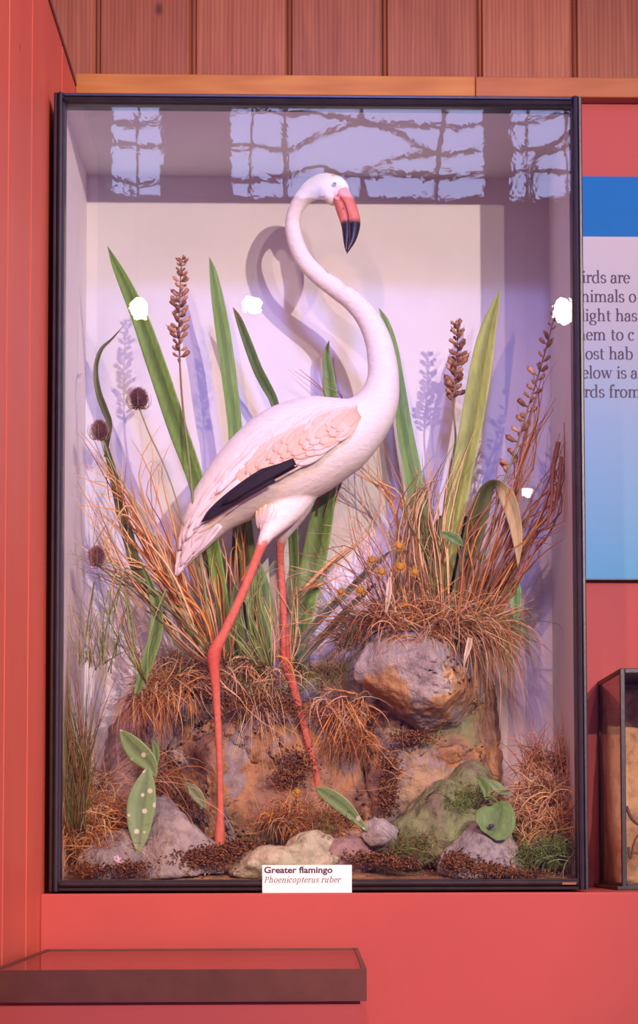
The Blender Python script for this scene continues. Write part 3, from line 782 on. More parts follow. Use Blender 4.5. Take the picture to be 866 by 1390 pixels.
# --- right sheaf
stalks('straw_sheaf', 'sheaf of long rusty straws leaning right above the boulder', [
  [(640,850,.22),(660,780,.2),(690,700,.18),(715,620,.17),(735,540,.16)],
  [(640,850,.22),(670,790,.2),(710,720,.18),(742,660,.16),(762,590,.15)],
  [(645,850,.22),(670,800,.2),(720,730,.18),(748,690,.16),(760,630,.15)],
  [(630,850,.22),(645,780,.2),(662,720,.19),(690,650,.18)],
  [(620,850,.22),(628,790,.2),(640,730,.19),(660,680,.18)],
  [(650,850,.22),(690,800,.2),(725,740,.18),(745,720,.17)]], [RST, ORG, BRW, (.45,.2,.1)], 41, .0014, 18, 12)
stalks('straw_sheaf', 'tangle of thin olive and tan stems around the yellow-green leaf', [
  [(600,840,.22),(595,760,.22),(590,690,.21),(605,620,.2)],[(585,840,.22),(580,760,.22),(575,700,.22),(562,640,.22)],[(610,840,.22),(605,770,.2),(600,700,.2),(625,600,.2)],
  [(590,840,.22),(570,760,.2),(565,690,.2),(590,640,.2)],[(560,840,.22),(545,780,.22),(560,700,.22),(590,650,.22)]], [OLV, TAN, STR, BRW], 42, .0013, 20, 10)
stalks('fine_twigs', 'fine dark twigs arching right beyond the leaning seed spike', [
  [(640,760,.25),(655,700,.25),(680,660,.25),(705,645,.25)],[(690,790,.2),(712,745,.2),(735,690,.2),(775,610,.2)],[(650,830,.2),(690,770,.2),(740,700,.2)],[(700,650,.17),(725,560,.16),(740,500,.16)],[(560,800,.3),(590,735,.3),(650,700,.3),(710,640,.3)]], [BRW, RST], 43, .0008, 14, 7)
stalks('dry_leaf_curl', 'twisted rust-brown dry blade hanging at the far right', [[(758,600,.15),(750,640,.15),(748,690,.15),(738,720,.15)],[(762,620,.15),(758,670,.15),(752,700,.15)],[(755,640,.15),(735,700,.15),(715,730,.15),(690,750,.15)]], [(.38,.15,.07)], 44, .003, 3, 1)

# --- tufts; (px,py,Y,radius)
tuft('grass_tuft', 'shaggy brown grass crowning the boulder top', [(540,845,.2,40),(590,830,.22,45),(640,850,.22,40),(600,850,.18,50)], 400, .105, 90, 60, [TAN, RST, BRW, PNK, BRW, ORG], 51, 1.5, .0009, (-1.1,.3))
tuft('grass_tuft', 'dark hairy grass spilling left off the boulder', [(500,850,.24,30),(480,870,.26,28),(520,840,.24,20)], 420, .085, 165, 38, [BRW, OLV, (.22,.13,.06), RST], 52, 1.0, .0007, (-.9,.2))
tuft('grass_tuft', 'long dry grass hanging down the right side of the boulder', [(640,855,.2,30),(660,870,.22,25),(625,850,.16,20)], 260, .15, 20, 50, [TAN, RST, BRW, OLV, PNK], 53, 2.2, .0008, (-.8,.1))
tuft('grass_tuft', 'green-tinged grass hanging beside the boulder on the right', [(665,850,.24,16)], 90, .13, 20, 40, [GGR, OLV, TAN], 54, 2.2, .0009, (-.8,.1))
tuft('grass_tuft', 'rust-brown grass hanging between the rock faces', [(462,960,.27,40),(478,1000,.26,34)], 320, .075, 250, 90, [RST, ORG, BRW, RST, BRW], 55, .9, .0009, (-1,.0))
tuft('grass_tuft', 'mossy green-brown grass behind the right knee', [(430,925,.3,34),(410,915,.3,24),(455,915,.31,20)], 420, .065, 110, 60, [OLV, BRW, GGR, TAN], 56, 1.2, .0007, (-.9,.1))
tuft('grass_tuft', 'brown tufted grass on the rock edge behind the left knee', [(320,915,.25,40),(275,915,.25,34),(355,925,.25,30)], 420, .075, 90, 70, [TAN, BRW, RST, STR, OLV], 57, 1.5, .0008, (-1,.2))
tuft('grass_tuft', 'tawny grass tuft hanging over the glint-painted leaves', [(205,945,.2,34),(230,930,.22,34)], 330, .085, 250, 60, [ORG, RST, TAN, BRW], 58, 1.0, .0009, (-1,.1))
tuft('grass_tuft', 'grey-brown grass low behind the tail straws', [(255,905,.27,40),(225,925,.28,30)], 380, .07, 110, 60, [BRW, TAN, OLV, PNK], 59, 1.2, .0007, (-.9,.1))
tuft('grass_tuft', 'tall dark green grass standing in the left front corner', [(103,1130,.09,16),(110,1060,.10,14)], 150, .22, 92, 7, [DGR, OLV, (.2,.16,.07), BRW], 60, .15, .0011, (-.1,.15), curl=.25)
tuft('grass_tuft', 'brown tangled grass at the foot of the left side', [(110,1150,.1,34),(130,1110,.14,40),(150,1160,.08,26),(120,1060,.2,30)], 460, .09, 90, 60, [RST, BRW, ORG, TAN], 61, 1.1, .0008, (-.7,.3))
tuft('grass_tuft', 'sparse long straws crossing behind the glint-painted leaves', [(150,1080,.16,60),(230,1060,.16,50)], 46, .14, 60, 70, [TAN, PNK, RST], 62, .9, .0008, (-.6,.1))
tuft('grass_tuft', 'rusty tangled grass filling the right corner', [(735,1080,.16,38),(720,1120,.15,34),(755,1130,.12,20),(740,1040,.2,30)], 620, .10, 100, 65, [RST, ORG, BRW, TAN, PNK], 63, 1.1, .0009, (-.8,.3))
tuft('grass_tuft', 'thin upright stalks above the rusty right corner grass', [(735,1050,.2,34)], 46, .12, 95, 20, [BRW, RST, (.3,.16,.12)], 64, .3, .0010, (-.2,.2), curl=.4)
tuft('grass_tuft', 'low green grass in the right front corner', [(735,1165,.06,34),(760,1160,.06,22)], 320, .055, 130, 50, [GGR, OLV, DGR], 65, .8, .0008, (-.5,.2))
tuft('grass_tuft', 'fine green grass in front of the mossy stone', [(560,1150,.08,34),(545,1160,.08,20)], 300, .045, 90, 55, [OLV, DGR, BRW, GGR], 66, 1.0, .0007, (-.5,.2))
tuft('grass_tuft', 'short green grass beside the two small leaves', [(640,1085,.13,26),(620,1095,.13,20)], 200, .05, 110, 55, [GGR, OLV], 67, 1.0, .0007, (-.6,.2))
tuft('grass_tuft', 'brown grass beneath the single yellow flower', [(400,1100,.14,24),(380,1115,.13,24),(425,1115,.13,30)], 340, .06, 90, 65, [BRW, RST, ORG, TAN], 68, 1.1, .0008, (-.7,.2))
tuft('grass_tuft', 'short dark grass under the long glint-painted leaf', [(450,1120,.12,30)], 220, .045, 90, 60, [BRW, OLV, RST], 69, 1.1, .0007, (-.7,.2))
tuft('grass_tuft', 'dark brown grass between left stone and rock face', [(250,1085,.25,20),(225,1050,.27,22),(205,1020,.28,24)], 300, .075, 250, 55, [BRW, RST, (.12,.06,.03)], 70, 1.0, .0008, (-.8,.1))
tuft('grass_tuft', 'wispy pale grass draped down the rock face between the legs', [(350,945,.24,36)], 44, .13, 270, 22, [TAN, PNK, STR], 71, .8, .0007, (-.5,-.1))
tuft('grass_tuft', 'stray straws over the mossy stone and rock face', [(560,1050,.2,60),(620,1100,.16,40)], 26, .1, 60, 70, [TAN, PNK], 72, .8, .0007, (-.6,0))
tuft('grass_tuft', 'thin wiry stems between sheaf and case side at left', [(150,900,.16,34),(125,900,.14,20)], 60, .16, 95, 16, [GGR, OLV, TAN], 73, .5, .0008, (-.2,.1), curl=.6)

tuft('grass_tuft', 'bright wiry straws sticking out over the grass behind the knees', [(300,915,.22,50),(350,915,.22,50),(240,925,.22,40)], 110, .085, 90, 80, [STR, TAN, ORG, PNK], 74, .8, .0013, (-1,0), curl=1.2)
tuft('grass_tuft', 'bright wiry straws sticking out of the boulder crown', [(560,845,.18,50),(620,850,.18,50)], 150, .10, 80, 75, [STR, TAN, ORG, PNK], 75, 1.0, .0013, (-1,0), curl=1.2)
tuft('grass_tuft', 'light straws curling out of the right corner tangle', [(735,1080,.13,40),(720,1120,.12,36)], 110, .085, 100, 80, [STR, TAN, PNK], 76, .8, .0013, (-.8,.1), curl=1.4)
tuft('grass_tuft', 'light straws curling out of the left corner tangle', [(120,1130,.12,34),(150,1100,.14,40)], 80, .085, 80, 80, [STR, ORG, PNK], 77, .8, .0012, (-.8,.1), curl=1.4)
tuft('grass_tuft', 'orange straws curling out of the rusty grass between the rock faces', [(465,950,.24,34)], 70, .09, 240, 60, [ORG, STR, PNK], 78, .8, .0013, (-.9,0), curl=1.4)
# ------------------------------------------------------------------ crumbly moss patches
def moss(label, spots, n, seed, cols=((.24,.10,.04),(.34,.15,.06),(.14,.06,.03))):
    rr = random.Random(seed); m = MB()
    for k in range(int(n*2.6)):
        s_ = rr.choice(spots); a = rr.uniform(0, 2*PI); q = math.sqrt(rr.random())
        x = s_[0] + s_[3]*rr.gauss(0,.55); y = s_[1] + s_[4]*rr.gauss(0,.55)
        p = P(x, y, s_[2] + rr.uniform(-.012,.006)); c = jit(rr.choice(cols), rr.uniform(-.3,.4))
        p = clampP(p); d = Vector((rr.uniform(-1,1), rr.uniform(-1,.3), rr.uniform(-.8,1))).normalized(); l = rr.uniform(.003,.009)
        e1 = p + d*l*.5 + Vector((rr.uniform(-1,1), rr.uniform(-1,0), rr.uniform(-1,1)))*l*.25; e2 = clampP(e1 + (d + Vector((rr.uniform(-1,1), rr.uniform(-1,.2), rr.uniform(-1,1)))*.9).normalized()*l*.5)
        w0 = rr.uniform(.0008,.0018)
        m.loft([p, clampP(e1), e2], [w0, w0*.9, w0*.4], [w0, w0*.8, w0*.4], seg=4, cols=[jit(c,-.2), c, jit(c,.3)])
    return tag(m.build('moss_patch', M['grass'], normals=False), label, 'moss', kind='stuff')
moss('crumbly brown moss in front of the pink foot', [(275,1166,.055,34,12),(300,1158,.07,30,10),(330,1150,.08,22,7)], 800, 81)
moss('crumbly brown moss in front of the right grey stone', [(640,1176,.035,34,11),(665,1182,.03,30,8),(620,1168,.035,14,10)], 800, 82)
moss('dark moss hanging down the centre of the right rock face', [(528,1050,.235,14,30),(526,1085,.23,13,22),(560,1000,.24,30,8)], 520, 83)
moss('brown moss on the rock beside the right pink shin', [(405,1035,.24,22,16),(390,1055,.23,18,12)], 360, 84)
moss('small moss clump at the bottom left front', [(180,1178,.04,20,8),(120,1180,.04,24,6)], 300, 85)
moss('brown moss around the foot of the mossy stone', [(500,1165,.06,30,8),(545,1172,.05,26,7),(700,1186,.03,40,4)], 460, 86)
moss('dark moss along the lip of the rock face behind the legs', [(330,950,.23,40,12),(380,960,.23,30,12),(270,940,.24,22,12)], 620, 87)

# ------------------------------------------------------------------ broad leaves
G1 = (.20,.36,.07); G2 = (.27,.42,.09); GD = (.07,.13,.04); YG = (.40,.46,.10); GO = (.20,.20,.06)
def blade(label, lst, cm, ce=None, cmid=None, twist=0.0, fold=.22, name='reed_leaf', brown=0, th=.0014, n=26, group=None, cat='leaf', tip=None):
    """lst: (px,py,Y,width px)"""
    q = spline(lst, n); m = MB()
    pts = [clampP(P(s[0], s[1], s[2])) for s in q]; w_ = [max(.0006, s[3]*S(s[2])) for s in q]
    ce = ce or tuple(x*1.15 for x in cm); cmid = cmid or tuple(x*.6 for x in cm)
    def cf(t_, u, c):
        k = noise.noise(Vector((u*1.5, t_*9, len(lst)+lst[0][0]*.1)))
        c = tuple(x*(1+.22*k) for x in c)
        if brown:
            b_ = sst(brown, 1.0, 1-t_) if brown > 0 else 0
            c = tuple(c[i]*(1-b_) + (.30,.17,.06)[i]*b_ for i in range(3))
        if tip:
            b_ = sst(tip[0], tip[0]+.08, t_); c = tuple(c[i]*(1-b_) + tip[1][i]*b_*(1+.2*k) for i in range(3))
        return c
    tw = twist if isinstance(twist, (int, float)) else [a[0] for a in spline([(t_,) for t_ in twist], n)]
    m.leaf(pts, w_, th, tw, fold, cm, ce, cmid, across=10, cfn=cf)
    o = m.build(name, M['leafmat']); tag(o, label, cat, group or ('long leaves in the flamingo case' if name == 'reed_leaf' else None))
    return o
blade('long bright green sword leaf, leftmost, reaching highest on the left', [(146,334,.14,0.4),(156,357,.14,11),(172,390,.14,19),(190,432,.14,24),(207,480,.14,27),(224,530,.15,28),(242,585,.16,27),(262,640,.18,24),(276,690,.2,22),(292,760,.22,20),(306,850,.25,18),(312,905,.26,14)], G1, (.30,.46,.12), twist=.25)
blade('straight green sword leaf rising just above the flamingo back', [(284,349,.26,.4),(289,368,.26,10),(296,410,.26,18),(304,460,.27,21),(312,520,.27,21),(319,580,.28,20),(324,650,.28,22),(334,740,.28,24),(345,830,.28,22),(350,905,.28,18)], G1, (.28,.44,.12), twist=-.2)
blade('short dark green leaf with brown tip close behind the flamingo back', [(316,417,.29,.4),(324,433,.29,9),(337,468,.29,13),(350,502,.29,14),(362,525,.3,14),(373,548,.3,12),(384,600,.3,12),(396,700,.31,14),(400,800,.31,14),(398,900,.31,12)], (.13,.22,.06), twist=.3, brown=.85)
blade('green leaf rising behind the neck base and emerging below the belly', [(447,462,.35,.4),(443,480,.35,9),(446,510,.35,16),(450,550,.35,19),(448,610,.35,24),(440,680,.35,30),(430,740,.345,34),(417,800,.34,33),(405,860,.335,28),(396,910,.33,20)], (.18,.31,.07), (.26,.42,.12), twist=.15)
blade('green leaf standing close behind the right curve of the neck', [(514,418,.34,.4),(523,436,.34,10),(533,470,.34,14),(541,520,.34,17),(549,580,.33,22),(560,640,.32,25),(570,700,.31,25),(577,760,.3,22),(582,830,.28,16)], G1, (.27,.42,.12), twist=-.15)
blade('wide yellow-green sword leaf, tallest on the right', [(679,391,.24,.4),(674,408,.24,9),(663,445,.24,22),(654,490,.24,30),(646,540,.24,32),(637,590,.24,31),(627,640,.24,30),(617,690,.24,31),(608,740,.24,30),(599,790,.24,26),(594,840,.24,18)], YG, (.48,.54,.16), (.25,.30,.06), twist=.2)
blade('dark olive leaf arching over with a tan drooping tip on the right', [(612,850,.2,14),(628,790,.2,22),(641,735,.2,28),(651,695,.19,28),(660,666,.18,22),(672,657,.17,14),(687,672,.16,22),(698,705,.155,19),(703,740,.15,12),(703,770,.15,.4)], (.11,.13,.04), (.18,.18,.06), twist=(0,0,0,.2,.5,.7,.3,.2,.2,0), tip=(.55,(.46,.36,.16)), n=34)
blade('green leaf hanging with folded tip at the right of the boulder grass', [(682,793,.23,3),(691,789,.215,12),(697,795,.20,17),(699,808,.195,18),(700,826,.19,14),(701,849,.19,.4)], (.15,.33,.12), twist=.2)
blade('curling dark olive leaf with hooked tip at the left edge', [(167,443,.14,.4),(152,460,.14,4),(137,475,.14,7),(130,500,.14,8),(133,530,.14,10),(142,556,.14,11),(149,576,.14,9),(146,600,.14,7),(143,620,.14,5)], (.15,.17,.06), twist=.5, fold=.4)
blade('dark olive leaf standing behind the left straws', [(140,590,.18,4),(155,650,.18,14),(172,720,.18,18),(192,790,.18,16),(230,850,.2,10)], (.14,.16,.05), twist=.4)
blade('green curved leaf hanging low left of the front leg', [(192,765,.14,2),(203,792,.135,10),(212,825,.13,17),(211,860,.13,18),(202,892,.13,17),(193,918,.13,14),(184,944,.13,7)], (.17,.30,.08), (.24,.38,.12), twist=(.9,.6,.2,0,0,.2,.4), fold=.4)
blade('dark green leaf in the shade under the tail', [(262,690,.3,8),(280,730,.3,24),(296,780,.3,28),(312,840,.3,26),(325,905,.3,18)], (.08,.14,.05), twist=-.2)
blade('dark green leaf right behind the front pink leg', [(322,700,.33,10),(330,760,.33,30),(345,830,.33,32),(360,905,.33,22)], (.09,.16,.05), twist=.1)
blade('green leaf showing between the two pink legs', [(352,760,.27,.4),(358,795,.27,16),(360,835,.27,24),(358,875,.27,22),(352,915,.28,12)], (.16,.30,.08), twist=-.3)
blade('short green leaf low by the left knee', [(322,785,.24,.4),(318,815,.24,13),(322,850,.24,17),(330,890,.25,12)], (.18,.31,.09), twist=.3)
blade('grey-green reed slanting up to the boulder grass, upper one', [(398,888,.28,11),(430,845,.275,11),(470,805,.27,10),(505,770,.27,9),(530,748,.27,3)], (.20,.22,.15), twist=.3, name='reed')
blade('grey-green reed slanting up to the boulder grass, lower one', [(405,900,.27,9),(440,862,.265,10),(475,824,.26,9),(510,792,.26,4)], (.17,.19,.13), twist=.3, name='reed')
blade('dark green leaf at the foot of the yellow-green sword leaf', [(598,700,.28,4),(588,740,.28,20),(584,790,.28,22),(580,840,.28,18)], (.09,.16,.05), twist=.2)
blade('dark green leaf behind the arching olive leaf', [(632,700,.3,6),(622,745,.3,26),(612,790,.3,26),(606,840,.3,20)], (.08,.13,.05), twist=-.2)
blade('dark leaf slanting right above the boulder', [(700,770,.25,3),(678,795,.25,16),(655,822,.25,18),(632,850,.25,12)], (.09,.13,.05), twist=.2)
blade('tiny folded green leaf beside the yellow-green sword leaf', [(598,722,.16,2),(610,727,.155,12),(620,733,.155,14),(629,742,.16,.4)], (.20,.36,.13), twist=.4)
blade('pale withered leaf dangling over the boulder grass', [(529,783,.14,3),(528,800,.135,8),(526,818,.135,6),(523,838,.14,.5)], (.66,.52,.36), twist=.2, name='dried_leaf')
blade('pale withered leaf hanging at the right of the boulder', [(638,866,.12,7),(636,878,.12,8),(632,892,.12,5),(629,908,.125,.5)], (.66,.52,.38), twist=.2, name='dried_leaf')

# broad leaves low in the case, pale reflections painted on as spots
def glint_spot_mat():
    m, nt, bs = new_mat('leaf_painted_glints')
    a = N(nt, 'ShaderNodeAttribute', attribute_name='Col'); v = coords(nt)
    vo = N(nt, 'ShaderNodeTexVoronoi'); vo.inputs['Scale'].default_value = 46; nt.links.new(v, vo.inputs['Vector'])
    f = noise_n(nt, v, 60, 3)
    c = mix(nt, ramp(nt, vo.outputs['Distance'], [(.20, (1,)*3), (.27, (0,)*3)]), a.outputs['Color'], (.62,.62,.45))
    c = mix(nt, .3, c, ramp(nt, f, [(.3, (.5,.5,.5)), (.7, (1,1,1))]), 'MULTIPLY')
    nt.links.new(c, bs.inputs['Base Color']); bs.inputs['Roughness'].default_value = .5; bump(nt, bs, f, .3, .002); return m
M['glintleaf'] = glint_spot_mat()
def broad(root, lst, cm, mat='leafmat', twist=0.0, fold=.18, name='leaf_blade', label=None):
    q = spline(lst, 22); m = MB(); pts = [clampP(P(s[0], s[1], s[2])) for s in q]; w_ = [max(.0006, s[3]*S(s[2])) for s in q]
    m.leaf(pts, w_, .0012, twist, fold, cm, tuple(x*1.12 for x in cm), tuple(x*.65 for x in cm), across=10)
    o = m.build(name, M[mat], root)
    if label: o['label'] = label
    return o
def stem(root, lst, r, col, name='stem', mat='grass'):
    q = spline(lst, 14); m = MB(); m.tube([clampP(P(*s)) for s in q], r, 7, [col]*14); return m.build(name, M[mat], root)
LG = (.19,.32,.12)
r_ = empty('glint_leaf_plant', P(188,1165,.06), 'plant with two hanging green leaves with painted pale glints at lower left', 'plant')
stem(r_, [(214,1000,.09),(215,1030,.085),(208,1050,.08),(198,1064,.078)], .0013, (.2,.3,.1))
broad(r_, [(163,990,.085,1),(172,1003,.083,20),(186,1020,.08,30),(200,1033,.078,25),(208,1045,.078,14),(211,1056,.078,.5)], LG, 'glintleaf', .2)
broad(r_, [(201,1040,.078,2),(198,1060,.075,24),(193,1085,.072,38),(190,1110,.07,36),(189,1135,.068,24),(187,1162,.066,.5)], LG, 'glintleaf', -.15)
broad(r_, [(206,1004,.09,3),(211,1016,.088,9),(212,1030,.086,9),(210,1042,.084,3)], LG, 'leafmat', .3)
r_ = empty('glint_leaf_plant', P(430,1068,.12), 'single long green leaf with painted pale glints pointing down right near the centre', 'plant')
broad(r_, [(428,1069,.11,2),(440,1076,.105,17),(455,1086,.10,22),(470,1098,.095,20),(485,1113,.09,12),(503,1132,.085,.5)], (.21,.36,.14), 'glintleaf', .3)
r_ = empty('glint_leaf_plant', P(255,1064,.2), 'small pale green leaf with painted glints on the rock left of the front leg', 'plant')
broad(r_, [(250,1062,.2,1),(260,1070,.195,13),(268,1080,.19,16),(275,1090,.188,10),(279,1098,.186,.5)], (.24,.32,.16), 'glintleaf', .2)
r_ = empty('broad_leaf_plant', P(668,1100,.08), 'plant with one wide heart-shaped leaf over the right grey stone', 'plant')
broad(r_, [(676,1088,.075,8),(678,1094,.06,34),(676,1104,.05,50),(672,1115,.043,56),(668,1126,.04,50),(663,1134,.04,24)], (.17,.30,.10), 'leafmat', .1, .25)
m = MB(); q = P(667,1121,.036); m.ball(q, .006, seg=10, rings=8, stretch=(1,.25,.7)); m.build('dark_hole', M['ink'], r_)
stem(r_, [(655,1082,.10),(668,1082,.085),(677,1090,.074)], .0014, (.2,.32,.1))
broad(r_, [(646,1054,.1,.5),(653,1060,.098,12),(660,1072,.096,13),(660,1086,.095,3)], (.18,.32,.10), 'leafmat', .3)
broad(r_, [(664,1058,.1,2),(672,1066,.098,13),(682,1073,.096,12),(694,1076,.095,.5)], (.20,.33,.12), 'leafmat', -.2)

# ------------------------------------------------------------------ seed spikes
def spike(label, path, podrange, npods, seed, podr=6.2):
    rr = random.Random(seed)
    q = spline(path, 60); base = P(*q[-1]); root = empty('seed_spike', base, label, 'dried plant', 'seed spikes')
    m = MB(); m.tube([clampP(P(*s)) for s in q], [.0012 + .0020*k/59 for k in range(60)], 6, [Vector((.34,.20,.10)).lerp(Vector((.28,.33,.14)), sst(.4,.6,k/59)) for k in range(60)])
    m.build('stem', M['grass'], root)
    m = MB()
    for k in range(npods):
        t_ = k/npods*podrange; i = min(59, int(t_*59)); s_ = q[i]
        c = P(*s_); a = k*2.4 + rr.uniform(-.4,.4)
        sz = S(s_[2]) * podr * (.40 + .36*min(1, t_/podrange*2.2)) * rr.uniform(.7,1.2)
        out = Vector((math.cos(a), math.sin(a)*.8, rr.uniform(.1,.7))).normalized()
        p0 = c; p1 = c + out*sz*1.3; p2 = c + out*sz*2.9 + Vector((0,0,sz*.6))
        col = jit(rr.choice(((.42,.20,.10),(.30,.13,.07),(.52,.28,.15))), rr.uniform(-.2,.2))
        # capsule: a calyx cup with flared open lip
        pts = [p0, p0.lerp(p1,.6), p1, p1.lerp(p2,.45), p1.lerp(p2,.8), p2]
        m.loft(pts, [sz*x for x in (.12,.22,.50,.60,.66,.40)], [sz*x for x in (.12,.22,.50,.60,.66,.40)], seg=7, cols=[col, col, col, jit(col,.15), jit(col,.3), jit(col,-.4)])
        if rr.random() < .6:
            m.loft([p2, p2 + out*sz*.5 + Vector((rr.uniform(-.3,.3)*sz,0,.5*sz))], [sz*.16, sz*.04], [sz*.1, sz*.03], seg=4, cols=[col, col])
    m.build('seed_pods', M['grass'], root, normals=True)
spike('tall spike of brown seed pods beside the leftmost sword leaf', [(247,352,.13),(244,400,.13),(243,450,.13),(245,510,.13),(249,560,.14),(256,620,.15),(262,680,.17),(272,760,.2),(290,880,.24)], .345, 62, 91, 6.0)
spike('upright spike of brown seed pods left of the yellow-green leaf', [(620,440,.27),(621,480,.27),(617,520,.27),(616,560,.27),(618,600,.27),(608,650,.27),(600,720,.27),(592,840,.26)], .385, 60, 92, 6.6)
spike('leaning spike of spaced brown seed pods at the far right', [(753,428,.17),(742,470,.17),(729,515,.17),(715,560,.17),(700,610,.175),(684,655,.18),(668,710,.19),(650,780,.2),(635,850,.22)], .62, 42, 93, 6.6)

# ------------------------------------------------------------------ teasels
def teasel(label, hx, hy, Y, rp, path, seed):
    rr = random.Random(seed); root = empty('teasel', P(*path[-1]), label, 'dried flower', 'teasels')
    stem(root, path, .0016, (.34,.36,.18))
    c = P(hx, hy, Y); r = rp*S(Y); m = MB()
    m.ball(c, r*.78, (.13,.055,.06), 14, 10, (.92,.92,1.15))
    for k in range(260):
        z = 1 - 2*(k+.5)/260; a = k*2.39996; rh = math.sqrt(1-z*z)
        d = Vector((rh*math.cos(a), rh*math.sin(a), z))
        p0 = c + Vector((d.x*.72, d.y*.72, d.z*.88))*r; p1 = p0 + (d + Vector((0,0,.35))).normalized()*r*rr.uniform(.22,.38)
        col = jit((.26,.12,.11), rr.uniform(-.3,.5))
        m.loft([p0, p1], [r*.055, r*.015], [r*.055, r*.015], seg=4, cols=[col, jit(col,.4)])
    m.build('head', M['grass'], root)
    m = MB(); s0 = P(path[0][0], path[0][1], path[0][2])
    for k in range(9):
        a = k/9*2*PI + rr.uniform(-.2,.2); o_ = Vector((math.cos(a), math.sin(a), 0))
        pts = [c + Vector((0,0,-r*.75)), c + o_*r*.8 + Vector((0,0,-r*.95)), c + o_*r*1.25 + Vector((0,0,-r*.3)), c + o_*r*1.15 + Vector((0,0,r*.5))]
        q = [Vector(x) for x in spline([tuple(p) for p in pts], 8)]
        m.tube(q, [r*.06*(1-k2/9) for k2 in range(8)], 4, [(.42,.28,.15)]*8)
    m.build('bracts', M['grass'], root)
teasel('brown teasel head beside the leftmost sword leaf, upper one', 188,541,.13,14, [(190,556,.13),(203,590,.14),(222,630,.15),(240,680,.17),(262,760,.2),(285,880,.23)], 1)
teasel('brown teasel head close to the left side of the case', 135,584,.12,13, [(140,597,.12),(152,630,.12),(172,665,.13),(198,710,.14),(235,790,.17),(275,890,.22)], 2)
teasel('dark teasel head low by the left side of the case', 131,755,.10,13, [(143,762,.10),(165,772,.11),(200,795,.12),(245,840,.15),(290,900,.2)], 3)

# ------------------------------------------------------------------ yellow daisies
def daisy(label, hx, hy, Y, rp, path, seed, face=(.1,-1,.35), group=None):
    rr = random.Random(seed); root = empty('dried_daisy', P(*path[-1]), label, 'flower', 'dried daisies')
    stem(root, path, .0008, (.30,.22,.09))
    c = P(hx, hy, Y); r = rp*S(Y); f = Vector(face).normalized(); a1 = f.cross(Vector((0,0,1))).normalized(); a2 = a1.cross(f)
    m = MB(); Mr = Matrix((a1, a2, f)).transposed()
    m.ball(c, r*.55, (.42,.20,.03), 12, 8, (1,1,.55), Mr)
    for k in range(50):
        z = (k+.5)/50; a = k*2.4; rad = math.sqrt(z)*.5
        q = c + (a1*math.cos(a)*rad + a2*math.sin(a)*rad)*r + f*r*.28*(1 - z*.7)
        m.ball(q, r*.075, jit((.62,.34,.04), rr.uniform(-.3,.3)), 5, 4)
    m.build('flower_disc', M['grass'], root)
    m = MB()
    for k in range(22):
        a = k/22*2*PI + rr.uniform(-.1,.1); o_ = a1*math.cos(a) + a2*math.sin(a)
        l = r*rr.uniform(.85,1.15); b_ = rr.uniform(-.35,.15)*r
        pts = [c + o_*r*.42 - f*r*.12, c + o_*l*.8 - f*r*.1 + f*b_*.3, c + o_*l*1.15 + f*b_]
        m.loft(pts, [r*.10, r*.09, r*.02], [r*.05, r*.05, r*.015], seg=5, cols=[jit((.45,.25,.07), rr.uniform(-.2,.3))]*3)
    m.build('petals', M['grass'], root)
for i, (lb, hx, hy, Y, rp, fc) in enumerate((
  ('dried yellow daisy, topmost of the cluster over the boulder', 542,741,.17,9,(.2,-1,.5)),
  ('dried yellow daisy directly below the topmost one', 543,769,.15,10,(0,-1,.35)),
  ('dried yellow daisy, rightmost of the cluster', 563,776,.15,8.5,(.5,-1,.2)),
  ('dried yellow daisy left of the middle of the cluster', 518,776,.15,8,(-.1,-1,.4)),
  ('dried rusty daisy, upper left of the cluster', 505,760,.16,8,(-.4,-1,.5)),
  ('dried yellow daisy low on the left of the cluster', 489,801,.15,8.5,(-.2,-1,.2)),
  ('dried yellow daisy, leftmost of the cluster', 462,803,.16,6.5,(-.6,-1,.2)))):
    daisy(lb, hx, hy, Y, rp, [(hx, hy+3, Y+.006),(hx + (545-hx)*.2, hy+25, Y+.02),(hx + (545-hx)*.5, 825, .2),(545 + i*3, 855, .23)], i, fc)
daisy('single orange-centred daisy standing by the right pink foot', 404,1075,.12,7.5,[(404,1078,.126),(402,1090,.13),(400,1110,.135)], 20, (0,-1,.6))
# small blossom
r_ = empty('small_blossom', P(158,1176,.05), 'tiny pale pink blossom at the bottom left', 'flower')
stem(r_, [(158,1168,.052),(159,1174,.053),(160,1180,.055)], .0007, (.25,.3,.1))
m = MB(); c = P(158,1166,.048)
for k in range(5):
    a = k/5*2*PI; o_ = Vector((math.cos(a), 0, math.sin(a)))
    m.ball(c + o_*.0042, .0034, (.80,.62,.74), 8, 6, (1,.35,1))
    m.ball(c + o_*.0042 + Vector((.008,0,-.004)), .0028, (.78,.55,.70), 8, 6, (1,.35,1))
m.build('petals', M['grass'], r_)

